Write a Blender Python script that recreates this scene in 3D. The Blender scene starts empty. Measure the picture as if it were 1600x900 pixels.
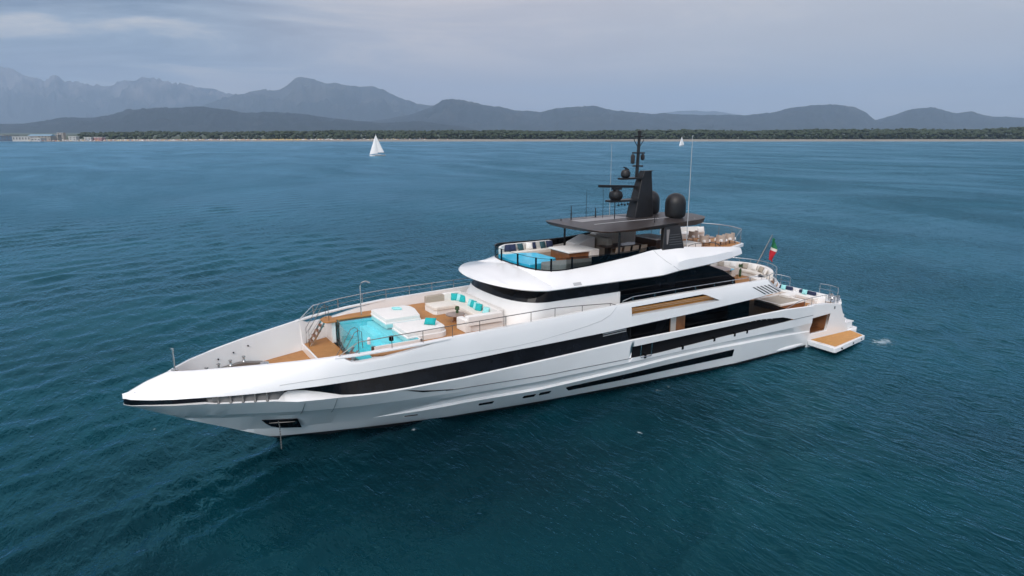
import bpy, bmesh, math, random
import numpy as np
from mathutils import Vector, Matrix
random.seed(7); rng = np.random.default_rng(11)
SC = bpy.context.scene; COL = SC.collection
R = math.radians
# ------------------------------------------------------------------ camera, sky, sun, exposure
# boat frame used while building: x aft from the bow tip, y to port, z up from the waterline
def T(p): return Vector((25.0 - p[0], p[1], p[2]))
CAMP = Vector((24.64, 34.24, 15.5))
FH = Vector((-0.5129, -0.8584, 0)).normalized()      # horizontal view direction
RH = Vector((FH.y, -FH.x, 0))                        # to the right of it
PITCH = math.atan(244 / 1060)
cam = bpy.data.cameras.new('camera'); cam.lens = 1060 / 1600 * 36; cam.sensor_width = 36
cam.clip_start = 0.5; cam.clip_end = 90000
camo = bpy.data.objects.new('camera', cam); COL.objects.link(camo)
camo.location = CAMP
fwd = FH * math.cos(PITCH) + Vector((0, 0, -math.sin(PITCH)))
camo.rotation_euler = fwd.to_track_quat('-Z', 'Y').to_euler()
SC.camera = camo

SUN_EL = 35.0
sd = (FH * -0.92 - RH * 0.38).normalized()           # horizontal direction towards the sun
sun_dir = Vector((sd.x * math.cos(R(SUN_EL)), sd.y * math.cos(R(SUN_EL)), math.sin(R(SUN_EL))))
sl = bpy.data.lights.new('sun', 'SUN'); sl.energy = 1.5; sl.angle = R(30); sl.color = (1.0, 0.97, 0.93)
so = bpy.data.objects.new('sun', sl); COL.objects.link(so); so.location = (0, 0, 200)
so.rotation_euler = sun_dir.to_track_quat('Z', 'Y').to_euler()

W = bpy.data.worlds.new('World'); SC.world = W; W.use_nodes = True
def N(nt, t, **k):
    n = nt.nodes.new(t)
    for a, v in k.items():
        if a in ('loc',): continue
        setattr(n, a, v)
    return n
nt = W.node_tree; nt.nodes.clear(); L = nt.links.new
out = N(nt, 'ShaderNodeOutputWorld'); bg = N(nt, 'ShaderNodeBackground')
sky = N(nt, 'ShaderNodeTexSky', sky_type='NISHITA', sun_disc=False)
sky.sun_elevation = R(SUN_EL); sky.sun_rotation = math.atan2(sun_dir.x, sun_dir.y)
sky.air_density = 1.2; sky.dust_density = 2.0
bg.inputs['Strength'].default_value = 0.1
tc = N(nt, 'ShaderNodeTexCoord'); sep = N(nt, 'ShaderNodeSeparateXYZ'); L(tc.outputs['Generated'], sep.inputs[0])
# cloud sheet: direction projected to a high flat layer
zz = N(nt, 'ShaderNodeMath', operation='MAXIMUM'); L(sep.outputs['Z'], zz.inputs[0]); zz.inputs[1].default_value = 0.0
za = N(nt, 'ShaderNodeMath', operation='ADD'); L(zz.outputs[0], za.inputs[0]); za.inputs[1].default_value = 0.07
dx = N(nt, 'ShaderNodeMath', operation='DIVIDE'); L(sep.outputs['X'], dx.inputs[0]); L(za.outputs[0], dx.inputs[1])
dy = N(nt, 'ShaderNodeMath', operation='DIVIDE'); L(sep.outputs['Y'], dy.inputs[0]); L(za.outputs[0], dy.inputs[1])
cmb = N(nt, 'ShaderNodeCombineXYZ'); L(dx.outputs[0], cmb.inputs[0]); L(dy.outputs[0], cmb.inputs[1])
def wnoise(scale, detail, rough, off, dist=0.0):
    mp = N(nt, 'ShaderNodeMapping'); L(cmb.outputs[0], mp.inputs[0]); mp.inputs['Location'].default_value = off
    mp.inputs['Rotation'].default_value = (0, 0, R(31)); mp.inputs['Scale'].default_value = (0.8, 1.0, 1.0)
    n = N(nt, 'ShaderNodeTexNoise'); L(mp.outputs[0], n.inputs['Vector'])
    n.inputs['Scale'].default_value = scale; n.inputs['Detail'].default_value = detail
    n.inputs['Roughness'].default_value = rough; n.inputs['Distortion'].default_value = dist
    return n
def ramp(src, stops):
    r = N(nt, 'ShaderNodeValToRGB'); L(src, r.inputs[0]); e = r.color_ramp.elements
    e[0].position, e[0].color = stops[0][0], (*stops[0][1], 1); e[1].position, e[1].color = stops[-1][0], (*stops[-1][1], 1)
    for p, c in stops[1:-1]:
        k = e.new(p); k.color = (*c, 1)
    return r
def mix(bt, f, a, b):
    m = N(nt, 'ShaderNodeMix', data_type='RGBA', blend_type=bt)
    if isinstance(f, float): m.inputs[0].default_value = f
    else: L(f, m.inputs[0])
    for s, v in ((6, a), (7, b)):
        if isinstance(v, tuple): m.inputs[s].default_value = (*v, 1)
        else: L(v, m.inputs[s])
    return m.outputs[2]
n1 = wnoise(0.62, 8, 0.6, (3.1, 1.7, 0), 0.6); n2 = wnoise(0.22, 5, 0.55, (0.4, 5.2, 0), 0.4)
c_lo, c_hi = (1.4, 1.9, 2.8), (7.4, 6.9, 6.4)
r1 = ramp(n1.outputs['Fac'], [(0.40, c_lo), (0.51, (3.1, 3.8, 4.8)), (0.62, c_hi)])
r2 = ramp(n2.outputs['Fac'], [(0.42, (0.0,) * 3), (0.58, (1.0,) * 3)])
cl = mix('MIX', r2.outputs[0], r1.outputs[0], mix('MIX', 0.65, r1.outputs[0], (5.4, 4.9, 5.0)))
rz = ramp(sep.outputs['Z'], [(0.0, (1.05, 1.04, 1.02)), (0.14, (1.06, 1.05, 1.03)), (0.4, (1.5, 1.5, 1.46)), (0.9, (2.0, 1.96, 1.88))])
cl = mix('MULTIPLY', 1.0, cl, rz.outputs[0])
# sky brightened on the unseen sun side behind the viewpoint, added to light the hull
def dirdot(v):
    d = N(nt, 'ShaderNodeVectorMath', operation='DOT_PRODUCT'); L(tc.outputs['Generated'], d.inputs[0]); d.inputs[1].default_value = tuple(v); return d.outputs['Value']
def mrange(src, a, b, c, d, sm=True):
    m_ = N(nt, 'ShaderNodeMapRange', interpolation_type='SMOOTHSTEP' if sm else 'LINEAR'); L(src, m_.inputs[0])
    for k, v in enumerate((a, b, c, d)): m_.inputs[k + 1].default_value = v
    return m_.outputs[0]
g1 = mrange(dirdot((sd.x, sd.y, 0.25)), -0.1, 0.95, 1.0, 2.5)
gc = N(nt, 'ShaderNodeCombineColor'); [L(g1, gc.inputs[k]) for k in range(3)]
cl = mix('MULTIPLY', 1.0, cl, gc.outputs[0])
wd = (FH + RH * 0.16 + Vector((0, 0, 0.09))).normalized()
g2 = mrange(dirdot(wd), 0.80, 0.995, 0.0, 0.72)
cl = mix('MIX', g2, cl, (7.6, 6.4, 6.1))
wr = (FH + RH * 0.75 + Vector((0, 0, 0.16))).normalized()
g3 = mrange(dirdot(wr), 0.80, 0.99, 0.0, 0.5)
cl = mix('MIX', g3, cl, (6.3, 6.2, 6.2))
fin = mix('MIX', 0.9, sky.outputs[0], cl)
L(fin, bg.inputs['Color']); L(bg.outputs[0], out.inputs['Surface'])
SC.view_settings.view_transform = 'Standard'; SC.view_settings.look = 'None'
SC.view_settings.exposure = 0.08; SC.view_settings.gamma = 1.0
SC.render.engine = 'CYCLES'
SC.cycles.use_denoising = True; SC.cycles.max_bounces = 8; SC.cycles.volume_bounces = 1
SC.cycles.transparent_max_bounces = 12; SC.cycles.caustics_reflective = True; SC.cycles.blur_glossy = 1.0; SC.cycles.sample_clamp_indirect = 6.0; SC.cycles.caustics_refractive = False

# ------------------------------------------------------------------ materials
def mat(name, col, rough=0.5, metal=0.0, coat=0.0, spec=0.5, noise=None, bump=None, sheen=0.0):
    m = bpy.data.materials.new(name); m.use_nodes = True; t = m.node_tree; b = t.nodes['Principled BSDF']
    b.inputs['Base Color'].default_value = (*col, 1); b.inputs['Roughness'].default_value = rough
    b.inputs['Metallic'].default_value = metal; b.inputs['Coat Weight'].default_value = coat
    b.inputs['Specular IOR Level'].default_value = spec; b.inputs['Sheen Weight'].default_value = sheen
    c = t.nodes.new('ShaderNodeTexCoord')
    if noise:
        sc_, amt = noise
        n = t.nodes.new('ShaderNodeTexNoise'); n.inputs['Scale'].default_value = sc_; n.inputs['Detail'].default_value = 5
        t.links.new(c.outputs['Object'], n.inputs['Vector'])
        r = t.nodes.new('ShaderNodeValToRGB'); e = r.color_ramp.elements
        e[0].position, e[1].position = 0.3, 0.7
        e[0].color = (*[max(0, v * (1 - amt)) for v in col], 1); e[1].color = (*[min(1, v * (1 + amt)) for v in col], 1)
        t.links.new(n.outputs['Fac'], r.inputs[0]); t.links.new(r.outputs[0], b.inputs['Base Color'])
    if bump:
        sc_, st = bump
        n = t.nodes.new('ShaderNodeTexNoise'); n.inputs['Scale'].default_value = sc_; n.inputs['Detail'].default_value = 4
        t.links.new(c.outputs['Object'], n.inputs['Vector'])
        bp = t.nodes.new('ShaderNodeBump'); bp.inputs['Strength'].default_value = st; bp.inputs['Distance'].default_value = 0.02
        t.links.new(n.outputs['Fac'], bp.inputs['Height']); t.links.new(bp.outputs[0], b.inputs['Normal'])
    return m
def teak(name, a, b_, plank=0.09):
    m = bpy.data.materials.new(name); m.use_nodes = True; t = m.node_tree; b = t.nodes['Principled BSDF']
    c = t.nodes.new('ShaderNodeTexCoord'); s = t.nodes.new('ShaderNodeSeparateXYZ'); t.links.new(c.outputs['Object'], s.inputs[0])
    d = t.nodes.new('ShaderNodeMath'); d.operation = 'DIVIDE'; d.inputs[1].default_value = plank; t.links.new(s.outputs['Y'], d.inputs[0])
    f = t.nodes.new('ShaderNodeMath'); f.operation = 'FRACT'; t.links.new(d.outputs[0], f.inputs[0])
    g = t.nodes.new('ShaderNodeMath'); g.operation = 'LESS_THAN'; g.inputs[1].default_value = 0.09; t.links.new(f.outputs[0], g.inputs[0])
    fl = t.nodes.new('ShaderNodeMath'); fl.operation = 'FLOOR'; t.links.new(d.outputs[0], fl.inputs[0])
    x = t.nodes.new('ShaderNodeMath'); x.operation = 'MULTIPLY'; x.inputs[1].default_value = 0.6; t.links.new(s.outputs['X'], x.inputs[0])
    cb = t.nodes.new('ShaderNodeCombineXYZ'); t.links.new(x.outputs[0], cb.inputs[0]); t.links.new(fl.outputs[0], cb.inputs[1])
    n = t.nodes.new('ShaderNodeTexNoise'); n.inputs['Scale'].default_value = 1.3; n.inputs['Detail'].default_value = 3; t.links.new(cb.outputs[0], n.inputs['Vector'])
    r = t.nodes.new('ShaderNodeValToRGB'); e = r.color_ramp.elements; e[0].position, e[1].position = 0.3, 0.7
    e[0].color = (*a, 1); e[1].color = (*b_, 1); t.links.new(n.outputs['Fac'], r.inputs[0])
    mx = t.nodes.new('ShaderNodeMix'); mx.data_type = 'RGBA'; t.links.new(g.outputs[0], mx.inputs[0]); t.links.new(r.outputs[0], mx.inputs[6]); mx.inputs[7].default_value = (0.07, 0.035, 0.018, 1)
    t.links.new(mx.outputs[2], b.inputs['Base Color']); b.inputs['Roughness'].default_value = 0.55
    return m
def glassy(name, tint, rough=0.02, f0=0.5):
    m = bpy.data.materials.new(name); m.use_nodes = True; t = m.node_tree; t.nodes.clear()
    o = t.nodes.new('ShaderNodeOutputMaterial'); a = t.nodes.new('ShaderNodeBsdfTransparent'); g = t.nodes.new('ShaderNodeBsdfGlossy')
    a.inputs[0].default_value = (*tint, 1); g.inputs['Roughness'].default_value = rough
    ge = t.nodes.new('ShaderNodeNewGeometry'); dt_ = t.nodes.new('ShaderNodeVectorMath'); dt_.operation = 'DOT_PRODUCT'
    t.links.new(ge.outputs['Normal'], dt_.inputs[0]); t.links.new(ge.outputs['Incoming'], dt_.inputs[1])
    def mth(op, a, b=None):
        n = t.nodes.new('ShaderNodeMath'); n.operation = op
        for k, v in enumerate((a, b)):
            if v is None: continue
            if isinstance(v, float): n.inputs[k].default_value = v
            else: t.links.new(v, n.inputs[k])
        return n.outputs[0]
    fz = mth('ADD', mth('MULTIPLY', mth('POWER', mth('SUBTRACT', 1.0, mth('ABSOLUTE', dt_.outputs['Value'])), 5.0), 0.9), 0.035)
    mx = t.nodes.new('ShaderNodeMixShader'); t.links.new(fz, mx.inputs[0]); t.links.new(a.outputs[0], mx.inputs[1]); t.links.new(g.outputs[0], mx.inputs[2])
    t.links.new(mx.outputs[0], o.inputs['Surface'])
    return m
M = dict(
    white=mat('white_gelcoat', (0.81, 0.80, 0.785), 0.24, coat=0.55, noise=(0.35, 0.03)),
    matte=mat('white_matte', (0.78, 0.77, 0.75), 0.5, noise=(1.2, 0.03)),
    grey=mat('seam_grey', (0.10, 0.10, 0.10), 0.5),
    lightgrey=mat('light_grey', (0.42, 0.42, 0.42), 0.5),
    black=mat('black_glass', (0.003, 0.004, 0.006), 0.05, spec=0.16, noise=(0.8, 0.9)),
    boot=mat('antifouling', (0.012, 0.013, 0.016), 0.5),
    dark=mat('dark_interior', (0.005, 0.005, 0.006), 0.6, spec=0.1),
    carbon=mat('carbon_paint', (0.040, 0.033, 0.032), 0.42, coat=0.05, spec=0.4, noise=(2.5, 0.25)),
    hatch=mat('hatch_grey', (0.24, 0.225, 0.22), 0.35),
    carbonlite=mat('grey_paint', (0.17, 0.155, 0.15), 0.4),
    mast=mat('mast_black', (0.013, 0.012, 0.0125), 0.42, spec=0.4, noise=(3, 0.3)),
    steel=mat('steel', (0.55, 0.55, 0.55), 0.22, metal=1.0),
    darksteel=mat('dark_rail', (0.16, 0.15, 0.14), 0.35, metal=0.9),
    teak=teak('teak_deck', (0.36, 0.15, 0.036), (0.47, 0.215, 0.06)),
    teakl=teak('teak_platform', (0.50, 0.23, 0.05), (0.62, 0.30, 0.075), 0.07),
    wood=mat('varnished_wood', (0.20, 0.075, 0.025), 0.35, coat=0.3, noise=(3, 0.25)),
    darkwood=mat('dark_wood', (0.055, 0.024, 0.013), 0.35, coat=0.3, noise=(3, 0.3)),
    cream=mat('cream_fabric', (0.70, 0.65, 0.58), 0.85, noise=(9, 0.05), bump=(60, 0.25), sheen=0.2),
    taupe=mat('taupe_fabric', (0.38, 0.33, 0.27), 0.85, noise=(9, 0.07), bump=(60, 0.25)),
    offwhite=mat('white_fabric', (0.76, 0.73, 0.69), 0.85, noise=(9, 0.04), bump=(60, 0.25), sheen=0.2),
    greyfab=mat('grey_fabric', (0.16, 0.165, 0.155), 0.85, noise=(9, 0.07)),
    tealf=mat('teal_fabric', (0.005, 0.38, 0.38), 0.8, noise=(12, 0.12), bump=(60, 0.2)),
    aqua=mat('aqua_fabric', (0.30, 0.66, 0.66), 0.8, noise=(12, 0.1)),
    navy=mat('navy_fabric', (0.012, 0.022, 0.065), 0.8, noise=(12, 0.15)),
    petrol=mat('petrol_fabric', (0.02, 0.07, 0.085), 0.8, noise=(12, 0.15)),
    pooltile=mat('pool_tile', (0.035, 0.60, 0.68), 0.35, noise=(1.3, 0.12)),
    poollight=mat('pool_step_tile', (0.42, 0.85, 0.90), 0.35, noise=(1.3, 0.06)),
    spooltile=mat('spa_tile', (0.02, 0.50, 0.74), 0.3, noise=(1.5, 0.15)),
    glass=glassy('clear_glass', (0.90, 0.95, 0.95)),
    tint=glassy('tinted_glass', (0.42, 0.43, 0.42)),
    smoke=glassy('smoked_glass', (0.12, 0.13, 0.125)),
    poolwater=glassy('pool_water', (0.55, 0.93, 0.95), 0.03),
    chairm=mat('rope_weave', (0.42, 0.33, 0.27), 0.8, noise=(30, 0.2)),
    stone=mat('table_stone', (0.30, 0.21, 0.17), 0.3, noise=(2.5, 0.3)),
    plant=mat('leaf', (0.03, 0.07, 0.02), 0.6, noise=(20, 0.4)),
    red=mat('flag_red', (0.42, 0.008, 0.018), 0.8), green=mat('flag_green', (0.005, 0.14, 0.05), 0.8), fwhite=mat('flag_white', (0.62, 0.55, 0.50), 0.8),
    chain=mat('chain_steel', (0.22, 0.205, 0.19), 0.45, metal=0.35),
    gold=mat('saloon_panel', (0.30, 0.13, 0.055), 0.4, noise=(2, 0.3)),
    sail=mat('sailcloth', (0.80, 0.79, 0.77), 0.7),
)

# ------------------------------------------------------------------ mesh builder (boat coordinates)
class MB:
    def __init__(s, o=(0, 0, 0)): s.v = []; s.f = []; s.o = T(o) if o != (0, 0, 0) else Vector((0, 0, 0)); s.m = []; s.cur = 0
    def vert(s, p): s.v.append(T(p) - s.o); return len(s.v) - 1
    def face(s, idx): s.f.append(tuple(idx)); s.m.append(s.cur)
    def box(s, x0, x1, y0, y1, z0, z1):
        i = [s.vert((x, y, z)) for z in (z0, z1) for x, y in ((x0, y0), (x1, y0), (x1, y1), (x0, y1))]
        for f in ((0, 1, 2, 3), (4, 5, 6, 7), (0, 1, 5, 4), (1, 2, 6, 5), (2, 3, 7, 6), (3, 0, 4, 7)): s.face([i[k] for k in f])
    def prism(s, poly, z0, z1, inset=0.0):
        # poly: list of (x,y) or (x,y,ztop)
        n = len(poly); cx = sum(p[0] for p in poly) / n; cy = sum(p[1] for p in poly) / n
        a = [s.vert((p[0], p[1], z0)) for p in poly]
        b = [s.vert((p[0], p[1], (z1 if len(p) < 3 else p[2]))) for p in poly]
        for k in range(n): s.face((a[k], a[(k + 1) % n], b[(k + 1) % n], b[k]))
        s.face(a); s.face(b)
    def rprism(s, poly, z0, z1, r=0.05, seg=3):
        # prism with a rounded top edge (cushions)
        n = len(poly); cx = sum(p[0] for p in poly) / n; cy = sum(p[1] for p in poly) / n
        rings = [[(p[0], p[1], z0) for p in poly]]
        for k in range(seg + 1):
            a = k / seg * math.pi / 2; d = r * (1 - math.cos(a)); z = z1 - r + r * math.sin(a); q = []
            for p in poly:
                vx, vy = p[0] - cx, p[1] - cy; l = math.hypot(vx, vy) or 1
                q.append((p[0] - vx / l * d * 1.2, p[1] - vy / l * d * 1.2, z))
            rings.append(q)
        s.loft(rings, True, True)
    def loft(s, rings, closed=True, caps=False):
        ids = [[s.vert(p) for p in r] for r in rings]; n = len(ids[0])
        for a, b in zip(ids, ids[1:]):
            for k in range(n if closed else n - 1): s.face((a[k], a[(k + 1) % n], b[(k + 1) % n], b[k]))
        if caps: s.face(ids[0]); s.face(ids[-1])
    def tube(s, path, r, n=6, caps=True):
        P = [Vector(p) for p in path]; rings = []
        for i, p in enumerate(P):
            d = (P[min(i + 1, len(P) - 1)] - P[max(i - 1, 0)]).normalized()
            u = d.cross(Vector((0, 0, 1)));
            if u.length < 0.05: u = d.cross(Vector((1, 0, 0)))
            u.normalize(); w = d.cross(u); rr = r if not isinstance(r, (list, tuple)) else r[i]
            rings.append([tuple(p + (u * math.cos(2 * math.pi * k / n) + w * math.sin(2 * math.pi * k / n)) * rr) for k in range(n)])
        s.loft(rings, True, caps)
    def lathe(s, c, prof, n=16, ax='z'):
        rings = []
        for r, h in prof:
            q = []
            for k in range(n):
                a = 2 * math.pi * k / n
                if ax == 'z': q.append((c[0] + r * math.cos(a), c[1] + r * math.sin(a), c[2] + h))
                elif ax == 'x': q.append((c[0] + h, c[1] + r * math.cos(a), c[2] + r * math.sin(a)))
                else: q.append((c[0] + r * math.cos(a), c[1] + h, c[2] + r * math.sin(a)))
            rings.append(q)
        s.loft(rings, True, True)
    def pillow(s, c, w, h, t, nrm=(1, 0, 0.3), spin=0.0, n=7):
        # square cushion, face normal nrm
        nv = Vector(nrm).normalized(); u = nv.cross(Vector((0, 0, 1)))
        if u.length < 0.1: u = nv.cross(Vector((1, 0, 0)))
        u.normalize(); v = nv.cross(u).normalized()
        u, v = u * math.cos(spin) + v * math.sin(spin), v * math.cos(spin) - u * math.sin(spin)
        C = Vector(c); ids = []
        for sgn in (1, -1):
            g = []
            for i in range(n):
                row = []
                for j in range(n):
                    a = -1 + 2 * i / (n - 1); b = -1 + 2 * j / (n - 1)
                    th = (max(0, 1 - a ** 4) * max(0, 1 - b ** 4)) ** 0.5
                    pin = 1 - 0.07 * (1 - abs(a * b)) * (abs(a) ** 3 + abs(b) ** 3) * 0.5
                    row.append(s.vert(tuple(C + u * a * w / 2 * pin + v * b * h / 2 * pin + nv * sgn * (t / 2 * th + 0.006))))
                g.append(row)
            ids.append(g)
        for g in ids:
            for i in range(n - 1):
                for j in range(n - 1): s.face((g[i][j], g[i + 1][j], g[i + 1][j + 1], g[i][j + 1]))
        rim = lambda g: [g[i][0] for i in range(n)] + [g[n - 1][j] for j in range(1, n)] + [g[i][n - 1] for i in range(n - 2, -1, -1)] + [g[0][j] for j in range(n - 2, 0, -1)]
        a, b = rim(ids[0]), rim(ids[1])
        for k in range(len(a)): s.face((a[k], a[(k + 1) % len(a)], b[(k + 1) % len(a)], b[k]))
    def build(s, name, mats, parent=None, ang=38, bevel=0.0, fix=True):
        me = bpy.data.meshes.new(name); me.from_pydata([tuple(v) for v in s.v], [], s.f)
        mats = mats if isinstance(mats, (list, tuple)) else [mats]
        for m in mats: me.materials.append(m)
        if len(mats) > 1: me.polygons.foreach_set('material_index', s.m)
        bm = bmesh.new(); bm.from_mesh(me); bmesh.ops.remove_doubles(bm, verts=bm.verts, dist=1e-4)
        if fix: bmesh.ops.recalc_face_normals(bm, faces=bm.faces)
        bm.to_mesh(me); bm.free()
        me.polygons.foreach_set('use_smooth', [True] * len(me.polygons)); me.set_sharp_from_angle(angle=R(ang))
        o = bpy.data.objects.new(name, me); COL.objects.link(o); o.location = s.o
        if parent is not None:
            o.parent = parent; o.location = s.o - parent.location
        if bevel:
            md = o.modifiers.new('bevel', 'BEVEL'); md.width = bevel; md.segments = 2; md.limit_method = 'ANGLE'; md.angle_limit = R(40)
        return o
def tag(o, label, cat, group=None, kind=None):
    if label: o['label'] = label
    if cat: o['category'] = cat
    if group: o['group'] = group
    if kind: o['kind'] = kind
    return o
def thing(name, label, cat, loc, group=None):
    o = bpy.data.objects.new(name, None); COL.objects.link(o); o.location = T(loc); o.empty_display_size = 0.2
    return tag(o, label, cat, group)
def copy_tree(o, parent=None):
    c = o.copy(); COL.objects.link(c)
    if parent is not None: c.parent = parent
    for ch in list(o.children): copy_tree(ch, c)
    return c
def ip(x, *pts): return float(np.interp(x, [p[0] for p in pts], [p[1] for p in pts]))

# ================================================================== SETTING
def gpos(u, D, z=0.0):
    """point at horizontal distance D from the camera in the bearing of picture column u (1600 wide)"""
    a = math.atan((u - 800) / 1088.0)
    p = CAMP + (FH * math.cos(a) + RH * math.sin(a)) * D; return Vector((p.x, p.y, z))
def fl(lat, dep, z=0.0):
    p = CAMP + FH * dep + RH * lat; return (p.x, p.y, z)
def raw(name, v, f, m, smooth=True):
    me = bpy.data.meshes.new(name); v = np.asarray(v, dtype=np.float32); f = np.asarray(f, dtype=np.int32)
    k = f.shape[1]
    me.vertices.add(len(v)); me.vertices.foreach_set('co', v.ravel()); me.loops.add(f.size); me.loops.foreach_set('vertex_index', f.ravel())
    me.polygons.add(len(f)); me.polygons.foreach_set('loop_start', np.arange(0, f.size, k, dtype=np.int32))
    me.update(calc_edges=True); me.validate()
    if smooth: me.polygons.foreach_set('use_smooth', np.ones(len(me.polygons), dtype=bool))
    ms = m if isinstance(m, (list, tuple)) else [m]
    for q in ms: me.materials.append(q)
    o = bpy.data.objects.new(name, me); COL.objects.link(o); return o
def gridf(n, m, wrap=False):
    i = np.arange(n - 1)[:, None]; j = np.arange(m - (0 if wrap else 1))[None, :]; j2 = (j + 1) % m
    a = i * m + j; b = i * m + j2; c = (i + 1) * m + j2; d = (i + 1) * m + j
    return np.stack([a, b, c, d], -1).reshape(-1, 4)
def vnoise(seed, n=256):
    g = np.random.default_rng(seed).random((n, n))
    def f(x, y):
        x = np.asarray(x, float); y = np.asarray(y, float)
        xi = np.floor(x).astype(int); yi = np.floor(y).astype(int); fx = x - xi; fy = y - yi
        fx = fx * fx * (3 - 2 * fx); fy = fy * fy * (3 - 2 * fy)
        a = g[xi % n, yi % n]; b = g[(xi + 1) % n, yi % n]; c = g[xi % n, (yi + 1) % n]; d = g[(xi + 1) % n, (yi + 1) % n]
        return (a * (1 - fx) + b * fx) * (1 - fy) + (c * (1 - fx) + d * fx) * fy
    return f
VN = [vnoise(k) for k in range(6)]
def fbm(x, y, o=5, g=0.5):
    t = 0; a = 1; s = 0
    for k in range(o): t = t + a * VN[k % 6](x * 2 ** k + 17.3 * k, y * 2 ** k + 5.1 * k); s += a; a *= g
    return t / s

# ---- sea: one sheet around the viewpoint, finer where it is near, real wave displacement
def make_sea():
    ths = np.concatenate([np.arange(-62, 62, 0.17), np.arange(62, 298, 4.0)])
    rs = [6.0]
    while rs[-1] < 1400: rs.append(rs[-1] * 1.0062)
    while rs[-1] < 24500: rs.append(min(rs[-1] * 1.25, 24500) if rs[-1] * 1.25 < 24500 else 24500.0)
    rs = np.array([0.01] + rs); th = np.radians(ths)
    Rr, Th = np.meshgrid(rs, th, indexing='ij')
    X = CAMP.x + Rr * (FH.x * np.cos(Th) + RH.x * np.sin(Th)); Y = CAMP.y + Rr * (FH.y * np.cos(Th) + RH.y * np.sin(Th))
    Z = np.zeros_like(X); DX = np.zeros_like(X); DY = np.zeros_like(X)
    spac = np.maximum(Rr * 0.0062, Rr * 0.003)
    wind = math.atan2(FH.y, FH.x) + R(62); r2 = np.random.default_rng(5)
    patch = 0.35 + 1.3 * fbm(X / 17.0, Y / 17.0, 3) ** 1.3
    for k in range(84):
        lam = 0.42 * (5.6 / 0.42) ** (k / 83.0); a = wind + r2.normal(0, 0.70)
        kx, ky = math.cos(a) * 2 * math.pi / lam, math.sin(a) * 2 * math.pi / lam
        amp = 0.0024 * lam ** 0.92 * (1.0 if lam < 1.5 else 1.75) * (0.6 + 0.8 * r2.random())
        fl_ = np.clip((lam / spac - 2.5) / 3.0, 0, 1)
        ph = kx * X + ky * Y + r2.random() * 6.28
        Z += amp * fl_ * np.cos(ph) * patch; q = 0.85 * amp * fl_ * patch
        DX -= q * math.cos(a) * np.sin(ph); DY -= q * math.sin(a) * np.sin(ph)
    v = np.stack([X + DX, Y + DY, Z], -1).reshape(-1, 3)
    return v, gridf(len(rs), len(th), True)
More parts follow.
